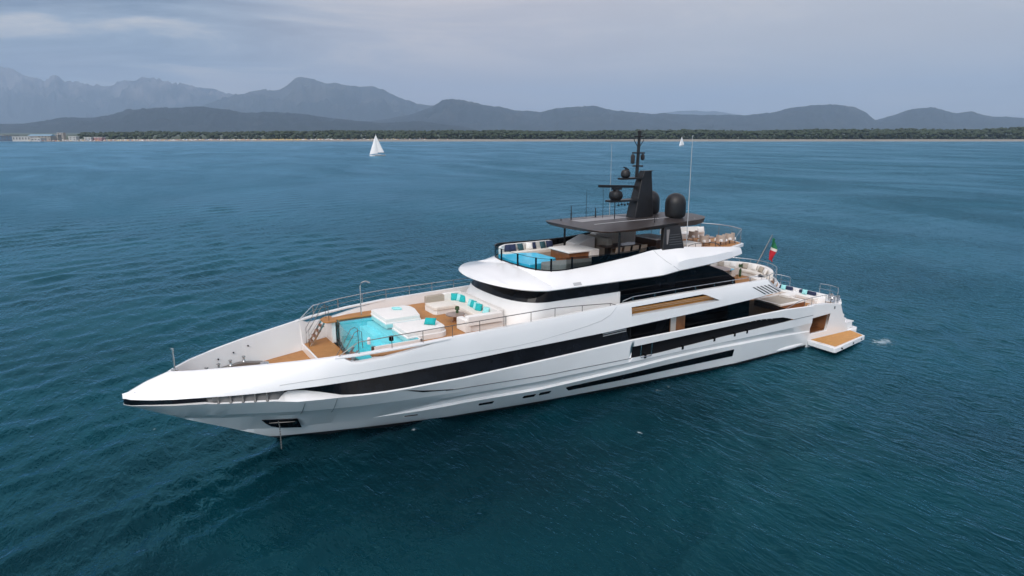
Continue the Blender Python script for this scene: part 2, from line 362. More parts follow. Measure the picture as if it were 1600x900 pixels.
def sea_mat():
    m = bpy.data.materials.new('sea_water'); m.use_nodes = True; t = m.node_tree; b = t.nodes['Principled BSDF']; l = t.links.new
    c = t.nodes.new('ShaderNodeTexCoord')
    def nz(scale, det, rough=0.55, sc=(1, 1, 1), dist=0.0, rot=0.0):
        mp = t.nodes.new('ShaderNodeMapping'); mp.inputs['Scale'].default_value = sc; mp.inputs['Rotation'].default_value = (0, 0, rot); l(c.outputs['Object'], mp.inputs[0])
        n = t.nodes.new('ShaderNodeTexNoise'); n.inputs['Scale'].default_value = scale; n.inputs['Detail'].default_value = det
        n.inputs['Roughness'].default_value = rough; n.inputs['Distortion'].default_value = dist; l(mp.outputs[0], n.inputs['Vector']); return n.outputs['Fac']
    rot = -(math.atan2(FH.y, FH.x) + R(62))
    # body colour: large soft patches of deeper and greener water
    big = nz(0.035, 4, 0.6, dist=0.6)
    r = t.nodes.new('ShaderNodeValToRGB'); e = r.color_ramp.elements; e[0].position, e[1].position = 0.34, 0.66
    e[0].color = (0.0002, 0.007, 0.011, 1); e[1].color = (0.0004, 0.031, 0.042, 1); l(big, r.inputs[0])
    # scattered scraps of foam
    f1 = nz(0.9, 6, 0.62, dist=1.2); f2 = nz(0.06, 3)
    sm = t.nodes.new('ShaderNodeMath'); sm.operation = 'ADD'; l(f1, sm.inputs[0]); l(f2, sm.inputs[1])
    fr = t.nodes.new('ShaderNodeMapRange'); fr.inputs[1].default_value = 1.39; fr.inputs[2].default_value = 1.48; fr.inputs[4].default_value = 0.6; l(sm.outputs[0], fr.inputs[0])
    # churned water at the stern platform and a few scraps along the hull
    acc = fr.outputs[0]
    fn = nz(2.6, 7, 0.7, (1.0, 0.5, 1), 1.5, 0.4)
    for (bx, by), rad, sx, thr in (((49.6, 6.5), 2.4, 0.6, 0.50), ((28.6, 5.0), 2.4, 0.45, 0.60), ((34.0, 7.6), 4.2, 0.3, 0.62), ((23.3, 9.0), 0.6, 0.7, 0.52), ((13.0, 2.9), 0.5, 1.0, 0.56)):
        w = T((bx, by, 0)); mp = t.nodes.new('ShaderNodeMapping'); mp.vector_type = 'TEXTURE'; mp.inputs['Location'].default_value = w; mp.inputs['Scale'].default_value = (rad, rad * sx, 1.0); l(c.outputs['Object'], mp.inputs[0])
        ln = t.nodes.new('ShaderNodeVectorMath'); ln.operation = 'LENGTH'; l(mp.outputs[0], ln.inputs[0])
        fa = t.nodes.new('ShaderNodeMapRange'); fa.inputs[1].default_value = 1.0; fa.inputs[2].default_value = 0.1; fa.inputs[3].default_value = -0.25; fa.inputs[4].default_value = 0.08; l(ln.outputs['Value'], fa.inputs[0])
        ad = t.nodes.new('ShaderNodeMath'); ad.operation = 'ADD'; l(fn, ad.inputs[0]); l(fa.outputs[0], ad.inputs[1])
        rg = t.nodes.new('ShaderNodeMapRange'); rg.inputs[1].default_value = thr; rg.inputs[2].default_value = thr + .10; rg.inputs[4].default_value = 0.75; l(ad.outputs[0], rg.inputs[0])
        mm = t.nodes.new('ShaderNodeMath'); mm.operation = 'MAXIMUM'; l(acc, mm.inputs[0]); l(rg.outputs[0], mm.inputs[1]); acc = mm.outputs[0]
    mx = t.nodes.new('ShaderNodeMix'); mx.data_type = 'RGBA'; l(acc, mx.inputs[0]); l(r.outputs[0], mx.inputs[6]); mx.inputs[7].default_value = (0.5, 0.56, 0.58, 1)
    l(mx.outputs[2], b.inputs['Base Color'])
    b.inputs['Roughness'].default_value = 0.9; b.inputs['Specular IOR Level'].default_value = 0.0
    # ripples
    a1 = nz(2.0, 4, 0.55, (1.0, 0.42, 1), 0.5, rot + 0.25); a2 = nz(5.5, 3, 0.5, (1.0, 0.5, 1), 0.3, rot - 0.3)
    h = t.nodes.new('ShaderNodeMath'); h.operation = 'MULTIPLY_ADD'; l(a2, h.inputs[0]); h.inputs[1].default_value = 0.30; l(a1, h.inputs[2])
    bp = t.nodes.new('ShaderNodeBump'); bp.inputs['Strength'].default_value = 1.0; bp.inputs['Distance'].default_value = 0.34
    l(h.outputs[0], bp.inputs['Height'])
    gu = nz(0.022, 5, 0.62, (1.0, 0.5, 1), 1.2, rot); gr = t.nodes.new('ShaderNodeMapRange'); gr.inputs[1].default_value = 0.36; gr.inputs[2].default_value = 0.64; gr.inputs[3].default_value = 0.38; gr.inputs[4].default_value = 1.05
    l(gu, gr.inputs[0]); l(gr.outputs[0], bp.inputs['Strength'])
    gg = t.nodes.new('ShaderNodeBsdfGlossy'); gg.inputs['Roughness'].default_value = 0.06; gcx = t.nodes.new('ShaderNodeMix'); gcx.data_type = 'RGBA'; gcx.inputs[6].default_value = (0.24, 0.80, 0.95, 1); gcx.inputs[7].default_value = (0.30, 0.57, 0.77, 1); l(gcx.outputs[2], gg.inputs['Color']); l(bp.outputs[0], gg.inputs['Normal'])
    fz = t.nodes.new('ShaderNodeFresnel'); fz.inputs['IOR'].default_value = 1.40; l(bp.outputs[0], fz.inputs['Normal'])
    ff = t.nodes.new('ShaderNodeMapRange'); ff.inputs[1].default_value = 0.1; ff.inputs[2].default_value = 0.55; l(fz.outputs[0], ff.inputs[0]); l(ff.outputs[0], gcx.inputs[0])
    ro = t.nodes.new('ShaderNodeMapRange'); ro.inputs[1].default_value = 0.08; ro.inputs[2].default_value = 0.6; ro.inputs[3].default_value = 0.08; ro.inputs[4].default_value = 0.32; l(fz.outputs[0], ro.inputs[0]); l(ro.outputs[0], gg.inputs['Roughness'])
    ms = t.nodes.new('ShaderNodeMixShader'); l(fz.outputs[0], ms.inputs[0]); l(b.outputs[0], ms.inputs[1]); l(gg.outputs[0], ms.inputs[2])
    l(ms.outputs[0], t.nodes['Material Output'].inputs['Surface'])
    return m
sv, sf = make_sea(); sea = raw('sea', sv, sf, sea_mat()); tag(sea, None, None, kind='structure')

# ---- shore: beach, coastal plain, pine wood
def strip_land(name, prof, m, lat0, lat1, n, wob):
    lats = np.linspace(lat0, lat1, n); v = []
    for d, z in prof:
        for la in lats:
            w = (fbm(la / 160.0 + 9, 2.2, 4) - 0.5) * wob
            v.append(fl(la, d + w, z))
    return raw(name, v, gridf(len(prof), n), m)
m_sand = mat('sand', (0.24, 0.22, 0.185), 0.9, noise=(0.02, 0.2)); m_plain = mat('scrub_ground', (0.05, 0.065, 0.03), 0.95, noise=(0.01, 0.4))
beach = strip_land('beach', [(1128, -0.9), (1150, 0.1), (1180, 0.9), (1260, 2.0), (1330, 2.3)], m_sand, -2600, 2600, 220, 26); beach['kind'] = 'structure'
plain = strip_land('coastal_plain', [(1275, 1.4), (1300, 2.5), (1700, 2.8), (4000, 3), (9000, 6), (20500, 30)], m_plain, -11500, 11500, 160, 16); plain['kind'] = 'structure'

def ico(sub=1):
    bm = bmesh.new(); bmesh.ops.create_icosphere(bm, subdivisions=sub, radius=1.0)
    v = np.array([q.co[:] for q in bm.verts]); f = np.array([[q.index for q in p.verts] for p in bm.faces]); bm.free(); return v, f
def make_wood():
    iv, if_ = ico(2); V = []; F = []; o = 0; r3 = np.random.default_rng(3)
    def blob(px, py, pz, rx, rz):
        nonlocal o
        n = 1 + 0.34 * (fbm(iv[:, 0] * 2.3 + px * .37, iv[:, 1] * 2.3 + iv[:, 2] * 1.7 + py * .53, 2) - 0.5) * 2
        q = iv * n[:, None] * np.array([rx, rx, rz]) + np.array([px, py, pz]); V.append(q); F.append(if_ + o); o += len(iv)
    for row in range(13):
        dep = 1292 + row * row * 2.6 + row * 13
        la = -dep * 0.62
        while la < dep * 0.84:
            u = 800 + 1088 * la / dep
            if u < 110: dens = 0.25 if row > 4 else 0
            elif u < 420: dens = 0.65 if row > 2 else 0.25
            elif u < 700: dens = 0.95 if row > 1 else 0.55
            else: dens = 1.0
            if r3.random() < dens:
                hmax = np.interp(u, [0, 160, 400, 700, 1000, 1300, 1600], [9.5, 12.5, 13.5, 15.0, 16.0, 17.5, 20.5]) * (0.86 if row < 2 else 1.0)
                h = hmax * (0.70 + 0.26 * r3.random() ** 1.5 + 0.55 * (fbm(la / 75, dep / 200, 3) - 0.32)) + 0.6 * row * 0.1
                rx = 2.8 + 2.2 * r3.random(); rz = rx * (0.5 + 0.2 * r3.random()); x, y, _ = fl(la, dep + r3.normal(0, 5))
                blob(x, y, h - rz + 2.0, rx, rz)
                if row < 3:
                    for _ in range(2):
                        x, y, _ = fl(la + r3.normal(0, 4), dep - 3 + r3.normal(0, 3)); rr = 1.8 + 1.8 * r3.random(); blob(x, y, 2.2 + rr * .5 + r3.random() * (h * .45), rr, rr * 0.9)
            la += 3.8 + r3.random() * 2.8
    ml = mat('pine_foliage', (0.024, 0.038, 0.015), 0.85, noise=(0.04, 0.35), bump=(0.9, 0.4))
    return raw('pine_wood', np.concatenate(V), np.concatenate(F), ml)
wood_o = make_wood(); tag(wood_o, 'long dark green belt of umbrella pines behind the pale beach', 'woodland', kind='stuff')

# ---- mountains: real height fields, one per range
def mountain_mat(name, veg, rock, z0, z1):
    m = bpy.data.materials.new(name); m.use_nodes = True; t = m.node_tree; b = t.nodes['Principled BSDF']; l = t.links.new
    c = t.nodes.new('ShaderNodeTexCoord'); s = t.nodes.new('ShaderNodeSeparateXYZ'); l(c.outputs['Object'], s.inputs[0])
    n = t.nodes.new('ShaderNodeTexNoise'); n.inputs['Scale'].default_value = 0.0022; n.inputs['Detail'].default_value = 8; n.inputs['Roughness'].default_value = 0.62; l(c.outputs['Object'], n.inputs['Vector'])
    a = t.nodes.new('ShaderNodeMapRange'); a.inputs[1].default_value = z0; a.inputs[2].default_value = z1; a.inputs[3].default_value = -0.25; a.inputs[4].default_value = 0.35; l(s.outputs['Z'], a.inputs[0])
    d = t.nodes.new('ShaderNodeMath'); d.operation = 'ADD'; l(n.outputs['Fac'], d.inputs[0]); l(a.outputs[0], d.inputs[1])
    r = t.nodes.new('ShaderNodeValToRGB'); e = r.color_ramp.elements; e[0].position, e[1].position = 0.40, 0.64; e[0].color = (*veg, 1); e[1].color = (*rock, 1); l(d.outputs[0], r.inputs[0])
    l(r.outputs[0], b.inputs['Base Color']); b.inputs['Roughness'].default_value = 0.95; b.inputs['Specular IOR Level'].default_value = 0.1
    return m
def mountain(name, D, depth, prof, m, rough, seed, ucell=3.0):
    us = np.arange(prof[0][0], prof[-1][0] + 1, ucell); ts = np.linspace(-1, 1, 41)
    hv = np.interp(us, [p[0] for p in prof], [p[1] for p in prof])
    hv = hv - rough * 7.0 * (fbm(us / 26.0 + seed, us * 0 + seed, 5, 0.6) - 0.5) * np.clip((200 - hv) / 40.0, 0.1, 1)
    ang = np.arctan((us - 800) / 1088.0); H = CAMP.z + (206 - hv) * D / (1088.0 * np.cos(ang)) * np.cos(ang)
    edge = np.clip(np.minimum(us - us[0], us[-1] - us) / 40.0, 0, 1) ** 0.7
    Tt, U = np.meshgrid(ts, us, indexing='ij'); Hh = (H * edge)[None, :]; Aa = ang[None, :]
    Dd = D / np.cos(Aa) * 1.0 + Tt * depth + 0 * U
    X = CAMP.x + Dd * (FH.x * np.cos(Aa) + RH.x * np.sin(Aa)); Y = CAMP.y + Dd * (FH.y * np.cos(Aa) + RH.y * np.sin(Aa))
    base = np.clip(1 - np.abs(Tt), 0, 1) ** 0.85
    rid = 1 - np.abs(2 * fbm(X / (D * .045) + seed, Y / (D * .045) + seed * 2.1, 6, 0.55) - 1) * 2.0
    fine = fbm(X / (D * .011) + seed, Y / (D * .011), 4) - 0.5
    Z = Hh * (base + rough * 1.25 * (rid - 0.72) * np.abs(Tt) ** 0.5 * (1 - np.abs(Tt)) * 2.2 + 0.08 * fine * base)
    Z = np.maximum(Z, 0) + 2
    return raw(name, np.stack([X, Y, Z], -1).reshape(-1, 3), gridf(len(ts), len(us)), m)
mA = mountain_mat('alpine_slopes', (0.018, 0.024, 0.028), (0.16, 0.148, 0.145), 300, 1800)
mB = mountain_mat('forested_slopes', (0.010, 0.016, 0.017), (0.060, 0.060, 0.056), 0, 1500)
for nm, D, dp, pr, mm, ro, sd_ in (
    ('far_mountains', 15800, 2200, [(-260, 150), (-120, 118), (-40, 110), (0, 106), (20, 109), (50, 121), (82, 132), (90, 125), (97, 121), (104, 124), (112, 131), (150, 136), (178, 139), (192, 133), (202, 129), (222, 130), (232, 123), (242, 125), (262, 131), (300, 138), (340, 142), (360, 149), (380, 153), (420, 147), (480, 150), (600, 160), (760, 185)], mA, 0.5, 3.3),
    ('mountains', 13000, 2100, [(250, 190), (330, 163), (372, 152), (392, 147), (440, 143), (455, 136), (466, 128), (474, 125), (500, 130), (540, 136), (588, 138), (602, 143), (618, 151), (650, 163), (680, 167), (700, 170), (800, 178), (900, 188)], mB, 0.5, 8.1),
    ('distant_hills', 20000, 1500, [(960, 190), (1030, 178), (1056, 175), (1080, 174), (1110, 175), (1150, 180), (1220, 190)], mA, 0.3, 2.2),
    ('hills', 9500, 1500, [(540, 196), (640, 181), (676, 169), (692, 160), (706, 156), (730, 160), (756, 166), (780, 168), (806, 174), (842, 177), (870, 171), (898, 168), (926, 167), (950, 172), (980, 176), (1010, 179), (1040, 179), (1090, 181), (1160, 181), (1200, 178), (1228, 171), (1262, 166), (1300, 166), (1328, 168), (1346, 175), (1366, 188), (1396, 180), (1420, 171), (1456, 169), (1474, 175), (1492, 178), (1514, 175), (1544, 183), (1580, 184), (1640, 188), (1800, 184), (2000, 190)], mB, 0.42, 5.7),
    ('foothills', 7000, 1100, [(-200, 196), (40, 194), (100, 185), (150, 185), (178, 180), (206, 173), (240, 170), (300, 169), (322, 168), (350, 172), (380, 178), (430, 176), (470, 179), (500, 183), (540, 188), (600, 193), (660, 190), (700, 196), (760, 199)], mB, 0.45, 1.4)):
    tag(mountain(nm, D, dp, pr, mm, ro, sd_), None, None, kind='structure')

# ---- the air
hb = bpy.data.meshes.new('haze')
hx, hz0, hz1 = 25500.0, -2.2, 1800.0
bmh = bmesh.new(); bmesh.ops.create_cube(bmh, size=1.0)
for q in bmh.verts: q.co = Vector((q.co.x * 2 * hx, q.co.y * 2 * hx, hz0 if q.co.z < 0 else hz1))
bmh.to_mesh(hb); bmh.free()
haze = bpy.data.objects.new('haze', hb); COL.objects.link(haze); haze.location = (CAMP.x, CAMP.y, 0); haze['kind'] = 'stuff'
hm = bpy.data.materials.new('haze'); hm.use_nodes = True; t = hm.node_tree; t.nodes.clear()
o_ = t.nodes.new('ShaderNodeOutputMaterial'); pv = t.nodes.new('ShaderNodeVolumePrincipled'); t.links.new(pv.outputs[0], o_.inputs['Volume'])
pv.inputs['Color'].default_value = (0.48, 0.64, 0.86, 1); pv.inputs['Density'].default_value = 7.4e-5; pv.inputs['Anisotropy'].default_value = 0.0
hb.materials.append(hm)

# ================================================================== THE YACHT
yacht = thing('motor_yacht', 'long white three-deck motor yacht with black window bands, black mast and foredeck pool', 'yacht', (25, 0, 0))
def part(mb, name, m, parent=yacht, **k):
    """one mesh per part; geometry that lies only to port and only to starboard becomes two parts"""
    ms = M[m] if isinstance(m, str) else [M[q] for q in m]
    P = [f for f in mb.f if min(mb.v[i].y + mb.o.y for i in f) > 1e-4]; S_ = [f for f in mb.f if max(mb.v[i].y + mb.o.y for i in f) < -1e-4]
    if P and S_ and len(P) + len(S_) == len(mb.f) and not ({i for f in P for i in f} & {i for f in S_ for i in f}) and name not in NOSPLIT:
        res = []
        for g in (P, S_):
            q = MB(); q.o = mb.o; ids = {}
            for f in g:
                for i in f: ids.setdefault(i, len(ids))
            q.v = [mb.v[i] for i in sorted(ids, key=ids.get)]; q.f = [tuple(ids[i] for i in f) for f in g]; q.m = [0] * len(g)
            res.append(q.build(name, ms, parent, **k))
        return res[0]
    return mb.build(name, ms, parent, **k)
NOSPLIT = {'sundeck_aft_glass', 'windscreen_frame'}

# ---- hull lines
c_yB = [(0, .06), (.08, .28), (.3, .6), (1, 1.15), (2, 1.75), (3, 2.2), (4, 2.6), (6, 3.3), (8, 3.9), (10, 4.35), (12, 4.65), (15, 4.9), (20, 5), (34, 4.94), (40, 4.88), (44, 4.62), (46, 4.5)]
c_yK = [(2.6, 0), (4, .75), (6, 1.7), (8, 2.5), (10, 3.15), (12, 3.65), (15, 4.2), (20, 4.7), (26, 4.85), (40, 4.8), (44, 4.6)]
c_zK = [(0, 2.0), (9, 1.98), (20, 2.08), (30, 2.1), (44, 1.95)]
c_yC = [(5.2, 0), (6, .40), (7, .88), (9, 1.56), (11, 2.32), (13, 2.95), (15, 3.45), (20, 4.33), (26, 4.64), (36, 4.68), (44, 4.45)]
c_zC = [(0, .7), (9, .9), (12.3, 1.10), (15.6, 1.34), (20, 1.45), (29.4, 1.7), (32.6, 1.71), (38, 1.54), (44, 1.24)]
c_yW = [(6.6, 0), (8.5, .58), (10.6, 1.16), (15.3, 2.26), (21.2, 3.08), (28, 3.76), (35.8, 4.38), (43.8, 4.25)]
c_zbb = [(0, 3.33), (.9, 3.40), (2.8, 3.43), (3.3, 3.44), (3.6, 3.40), (6, 3.33), (7, 3.2), (8.7, 3.2), (11, 3.16), (15, 3.24), (19.5, 3.35), (26, 3.49), (36, 3.46), (40, 3.44), (45.7, 3.07)]
c_zbt = [(0, 3.64), (2.7, 3.73), (4.8, 3.76), (6.6, 3.82), (9.2, 3.94), (13.5, 4.13), (17.9, 4.25), (23.9, 4.30), (25.9, 4.36), (31.3, 4.49), (34.5, 4.61), (35.8, 4.65), (39.45, 4.86)]
c_ys = [(1.93, 0), (2.2, .42), (3, 1.1), (4.3, 1.85), (5.7, 2.55), (7.2, 3.2), (9.7, 4.15), (12, 4.6), (14.5, 4.78), (20, 4.82), (30, 4.8), (40, 4.65)]
c_zs = [(0, 3.68), (.3, 3.86), (1, 4.2), (1.93, 4.5), (3, 4.64), (4.3, 4.77), (5.7, 4.88), (7, 4.97), (8.2, 5.06), (9.7, 5.18), (12, 5.33), (14.5, 5.46), (17, 5.53), (20.4, 5.62), (23, 5.7), (25, 5.76), (30, 5.82), (38.5, 5.78)]
c_cr = [(0, 3.74), (2, 3.86), (6.1, 4.05), (7.5, 4.17), (12.2, 4.47), (18, 4.46), (24, 4.7), (26, 4.98), (40, 4.98)]
I = lambda c, x: float(np.interp(x, [p[0] for p in c], [p[1] for p in c]))
def zstem(x): return ip(x, (0, 3.25), (1.69, 2.41), (2.74, 1.86), (4.14, 1.2), (6.62, 0), (8.8, -1.1))
def coll(x, y, z):
    zs = zstem(x); return (x, max(y, 0.0), z) if z > zs else (x, 0.0, zs)
zRB = lambda x: ip(x, (0, 2.5), (8, 2.36), (26, 2.36), (28.2, 2.30), (33.9, 2.46), (41.4, 2.56), (44, 2.5))
zRT = lambda x: ip(x, (0, 3.24), (3.4, 3.27), (3.7, 3.20), (6, 3.12), (8, 3.0), (12, 3.06), (26, 3.08), (37.4, 3.14), (39.85, 2.94), (41.1, 2.62), (44, 2.58))
def yhi(x, z):                       # outer skin between knuckle and band
    zk, zb = max(I(c_zK, x), zstem(x)), I(c_zbb, x); yk = I(c_yK, x) if I(c_zK, x) > zstem(x) else 0.0
    f = min(max((z - zk) / max(zb - zk, .01), 0), 1); return yk + (I(c_yB, x) - yk) * (f ** 0.8)
led = lambda x: ip(x, (11, 0), (14, .055), (40, .055), (43.5, .02))
def ylo(x, z):                       # between waterline and chine
    z0 = max(zstem(x), 0.0); f = min(max((z - z0) / max(I(c_zC, x) - z0, .01), 0), 1); return I(c_yW, x) + (I(c_yC, x) + led(x) - I(c_yW, x)) * f ** 0.9
LV = dict(
    KEEL=lambda x: coll(x, I(c_yW, x) * .75, -.9), W=lambda x: coll(x, I(c_yW, x), 0), BO=lambda x: coll(x, ylo(x, .19), .19), MID1=lambda x: coll(x, ylo(x, .5 * I(c_zC, x)), .5 * I(c_zC, x)), MIDa=lambda x: coll(x, ylo(x, .3 * I(c_zC, x)), .3 * I(c_zC, x)), MIDb=lambda x: coll(x, ylo(x, .75 * I(c_zC, x)), .75 * I(c_zC, x)),
    C1=lambda x: coll(x, I(c_yC, x) + led(x), I(c_zC, x) - led(x) * .4), C2=lambda x: coll(x, I(c_yC, x) - led(x) * 1.4, I(c_zC, x) + led(x) * 1.5),
    K=lambda x: coll(x, I(c_yK, x), I(c_zK, x)), RB=lambda x: coll(x, yhi(x, zRB(x)), zRB(x)), RT=lambda x: coll(x, yhi(x, zRT(x)), zRT(x)),
    RBi=lambda x: (x, yhi(x, zRB(x)) - .05, zRB(x) + .0), RTi=lambda x: (x, yhi(x, zRT(x)) - .5, zRT(x)),
    BB=lambda x: (x, I(c_yB, x), I(c_zbb, x)),
    BBi=lambda x: (x, max(I(c_yB, x) - ip(x, (0, .05), (2, .16), (3.2, .2), (3.4, .1), (6.2, .1), (6.5, .5), (8.0, .45), (9.6, .07), (25.5, .07)), .02), I(c_zbb, x) + ip(x, (0, .0), (6.2, .05), (6.8, .42), (7.4, .38), (9, .05))),
    BTi=lambda x: (x, max(I(c_yB, x) - ip(x, (0, .04), (2, .22), (6, .4), (25.5, .35)), .02), I(c_zbt, x) - .015),
    BT=lambda x: (x, I(c_yB, x), I(c_zbt, x)),
)
def yup(x, z):
    zt, zs = I(c_zbt, x), I(c_zs, x); f = min(max((z - zt) / max(zs - zt, .01), 0), 1)
    return I(c_yB, x) * (1 - f ** 1.7) + I(c_ys, x) * f ** 1.7
def shx(x): return x if x < 36 else 36 + (x - 36) * 2.2 / 3.45      # the raked after end of the upper side
def shm(x, f): return x + (shx(x) - x) * f
dip = lambda x: 0.36 * min(max(min((x - 9.1) / .5, (14.2 - x) / 3.2), 0), 1) ** .8
zsd = lambda x: I(c_zs, x) - dip(x)
zU1 = lambda x: ip(x, (0, 3.80), (2, 4.1), (8, 4.65), (20, 5.15), (26, 5.5), (32, 5.56), (33.3, 5.03), (34.5, 5.35), (40, 5.35))
LV.update(
    CR=lambda x: (shm(x, .3), yup(x, I(c_cr, x)), I(c_cr, x)), U1=lambda x: (shm(x, .8), yup(x, zU1(x)), zU1(x)),
    U2=lambda x: (shx(x), yup(x, zsd(x) - .1), zsd(x) - .1), SH=lambda x: (shx(x), yup(x, zsd(x)) - .02, zsd(x)),
    CI=lambda x: (shx(x), max(I(c_ys, x) - .24, 0), zsd(x) + .005),
    U1i=lambda x: (shm(x, .8), max(I(c_ys, x) - .26, 0), zU1(x)), U0i=lambda x: (shm(x, .3), max(I(c_ys, x) - .26, 0), I(c_cr, x)))
zdk = lambda x: 3.5 if x < 8.98 else (3.83 if x < 10.55 else (4.9 if x < 26 else 4.72))
yin = lambda x: max(I(c_ys, x) - ip(x, (2, .25), (4, .55), (9, .68), (10.5, .45), (12, .3)), 0)
LV['DI'] = lambda x: (shx(x), yin(x), min(zdk(x) - .03, zsd(x)))
def strip(mb, a, b, xs, skip=None, sides=(1, -1)):
    for s in sides:
        pa = [mb.vert((p[0], p[1] * s, p[2])) for p in (LV[a](x) for x in xs)]; pb = [mb.vert((p[0], p[1] * s, p[2])) for p in (LV[b](x) for x in xs)]
        for k in range(len(xs) - 1):
            if skip and skip(.5 * (xs[k] + xs[k + 1])): continue
            mb.face((pa[k], pa[k + 1], pb[k + 1], pb[k]))
XS = sorted(set(list(np.round(np.concatenate([np.linspace(0, .5, 9), np.linspace(.5, 3, 14), np.linspace(3, 11, 33), np.linspace(11, 43.5, 90)]), 3)) + [1.93, 9.1, 26.14, 26.16, 41.08]))
XU = sorted(set(list(np.round(np.concatenate([np.linspace(0, .5, 9), np.linspace(.5, 3, 14), np.linspace(3, 11, 33), np.linspace(11, 39.45, 110)]), 3)) + [1.93, 8.97, 8.99, 9.1, 10.54, 10.56, 25.99, 26.01, 26.06, 33.3]))
inrec = lambda x: 26.15 < x < 41.08
h = MB()
for a, b in (('BO', 'MIDa'), ('MIDa', 'MID1'), ('MID1', 'MIDb'), ('MIDb', 'C1'), ('C1', 'C2'), ('C2', 'K'), ('K', 'RB'), ('RT', 'BB')): strip(h, a, b, XS)
strip(h, 'RB', 'RT', XS, skip=inrec)
strip(h, 'BB', 'BBi', XS)
xr = [x for x in XS if 26.14 <= x <= 41.09]
strip(h, 'RB', 'RBi', xr); strip(h, 'RT', 'RTi', xr)
hull = part(h, 'hull', 'white', ang=9)
b = MB(); strip(b, 'KEEL', 'W', XS); strip(b, 'W', 'BO', XS); part(b, 'boot_stripe', 'boot')
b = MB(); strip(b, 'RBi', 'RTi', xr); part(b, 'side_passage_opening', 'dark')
# bulwark and upper side
incut = lambda x: 26.06 < x < 33.28
u = MB()
for a, b_ in (('BTi', 'BT'), ('BT', 'CR'), ('U1', 'U2'), ('U2', 'SH')): strip(u, a, b_, XU)
strip(u, 'CR', 'U1', XU, skip=incut)
XI = [x for x in XU if x >= 1.93]
strip(u, 'SH', 'CI', XI)
strip(u, 'CI', 'U1i', [x for x in XI if x > 25.99]); strip(u, 'U1i', 'U0i', [x for x in XI if x > 25.99], skip=incut)
strip(u, 'U0i', 'DI', [x for x in XI if x > 25.99])
xc = [x for x in XU if 26.05 <= x <= 33.3]
strip(u, 'U1', 'U1i', xc); strip(u, 'CR', 'U0i', xc)
strip(u, 'CI', 'DI', [x for x in XI if x < 26.0])
for s in (1, -1):                                   # after end of the upper side
    pts = [LV[k](39.45) for k in ('BTi', 'BT', 'CR', 'U1', 'U2', 'SH', 'CI', 'U1i', 'U0i', 'DI')]
    u.face([u.vert((p[0], p[1] * s, p[2])) for p in pts])
part(u, 'bulwark', 'white', ang=30)
# cap rail over the openings in the forward bulwark, and along the whole sheer
cp = MB()
for s in (1, -1):
    rings = []
    for x in np.linspace(8.8, 14.4, 30):
        y = I(c_ys, x); z = I(c_zs, x)
        rings.append([(x, s * (y + .03), z + .006), (x, s * (y + .03), z - .085), (x, s * (y - .26), z - .085), (x, s * (y - .26), z + .012)])
    cp.loft(rings, True, True)
part(cp, 'cap_rail', 'white', bevel=.015)
# creases / seams as fine grey strips let into the skin
def seam(name, pts, surf, r=.014, m='grey', both=True):
    q = MB()
    for s in ((1, -1) if both else (1,)): q.tube([(x, s * (surf(x, z) + .002), z) for x, z in pts], r, 5)
    return part(q, name, m)
seam('crease_line', [(x, I(c_cr, x)) for x in np.linspace(6.3, 18, 40)] + [(19.5, 4.53), (21.6, 4.74), (22.8, 4.87), (23.8, 5.03), (24.5, 5.28), (24.95, 5.66)], yup, .012, 'lightgrey')
seam('hull_seam', [(x, ip(x, (14.2, 2.60), (15.6, 2.56), (20.3, 2.41), (26.14, 2.36))) for x in np.linspace(14.2, 26.14, 30)], yhi, .022)
seam('hull_seam', [(41.0, 2.57), (42.2, 2.56), (43.5, 2.53)], yhi, .02)
q = MB()                                            # the tapered black swoosh in which the seam begins
for s in (1, -1):
    up = [(11.8, 3.12), (12.3, 3.04), (12.9, 2.88), (13.6, 2.75), (14.6, 2.63)]; lo = [(12.05, 3.06), (12.45, 2.92), (12.95, 2.76), (13.6, 2.68), (14.6, 2.58)]
    a = [q.vert((x, s * (yhi(x, z) + .012), z)) for x, z in up]; c = [q.vert((x, s * (yhi(x, z) + .012), z)) for x, z in lo]
    for k in range(4): q.face((a[k], a[k + 1], c[k + 1], c[k]))
part(q, 'seam_scoop', 'dark')
seam('panel_seam', [(7.35, z) for z in np.linspace(2.05, 3.02, 8)], yhi, .012); seam('panel_seam', [(8.75, z) for z in np.linspace(2.0, 3.15, 8)], yhi, .012)

# ---- glazing in the hull
def patch(name, fx, m, surf, off=.022, depth=.05, parent=yacht, sides=(1, -1), n=40):
    """fx: (x0,x1,zlo(x),zhi(x)) patch lying on a side surface, with a small thickness"""
    res = []
    for s in sides:
        q = MB(); x0, x1, lo, hi = fx; rings = []
        for x in np.linspace(x0, x1, n):
            zl, zh = lo(x), hi(x); xl, xh = (x if not isinstance(x, tuple) else x), x
            rings.append([(x, s * (surf(x, zl) + off), zl), (x, s * (surf(x, zh) + off), zh), (x, s * (surf(x, zh) - depth), zh), (x, s * (surf(x, zl) - depth), zl)])
        q.loft(rings, True, True); res.append(part(q, name, m, parent))
    return res
for x0, x1 in ((22.0, 26.1), (26.13, 35.35)):
    patch('hull_window', (x0, x1, lambda x: ip(x, (21.5, .77), (26, .77), (35.4, .81)) + max(0, (22.3 - x)) * .9, lambda x: ip(x, (21.5, 1.14), (26, 1.22), (35.4, 1.32))), 'black', ylo)
for x0, x1, z0, z1 in ((16.66, 17.50, .82, 1.02), (19.26, 19.98, .84, 1.07), (20.24, 20.97, .87, 1.10)):
    for o in patch('porthole', (x0, x1, lambda x, a=z0, c=x0: a + max(0, .06 - (x - c)) * .8, lambda x, a=z1: a), 'black', ylo, n=12): pass
for o in patch('exhaust_slot', (12.66, 13.33, lambda x: .77, lambda x: .85), 'dark', ylo, n=10): pass
for o in patch('exhaust_lip', (12.62, 13.31, lambda x: .68, lambda x: .77), 'white', ylo, off=.05, n=10): pass
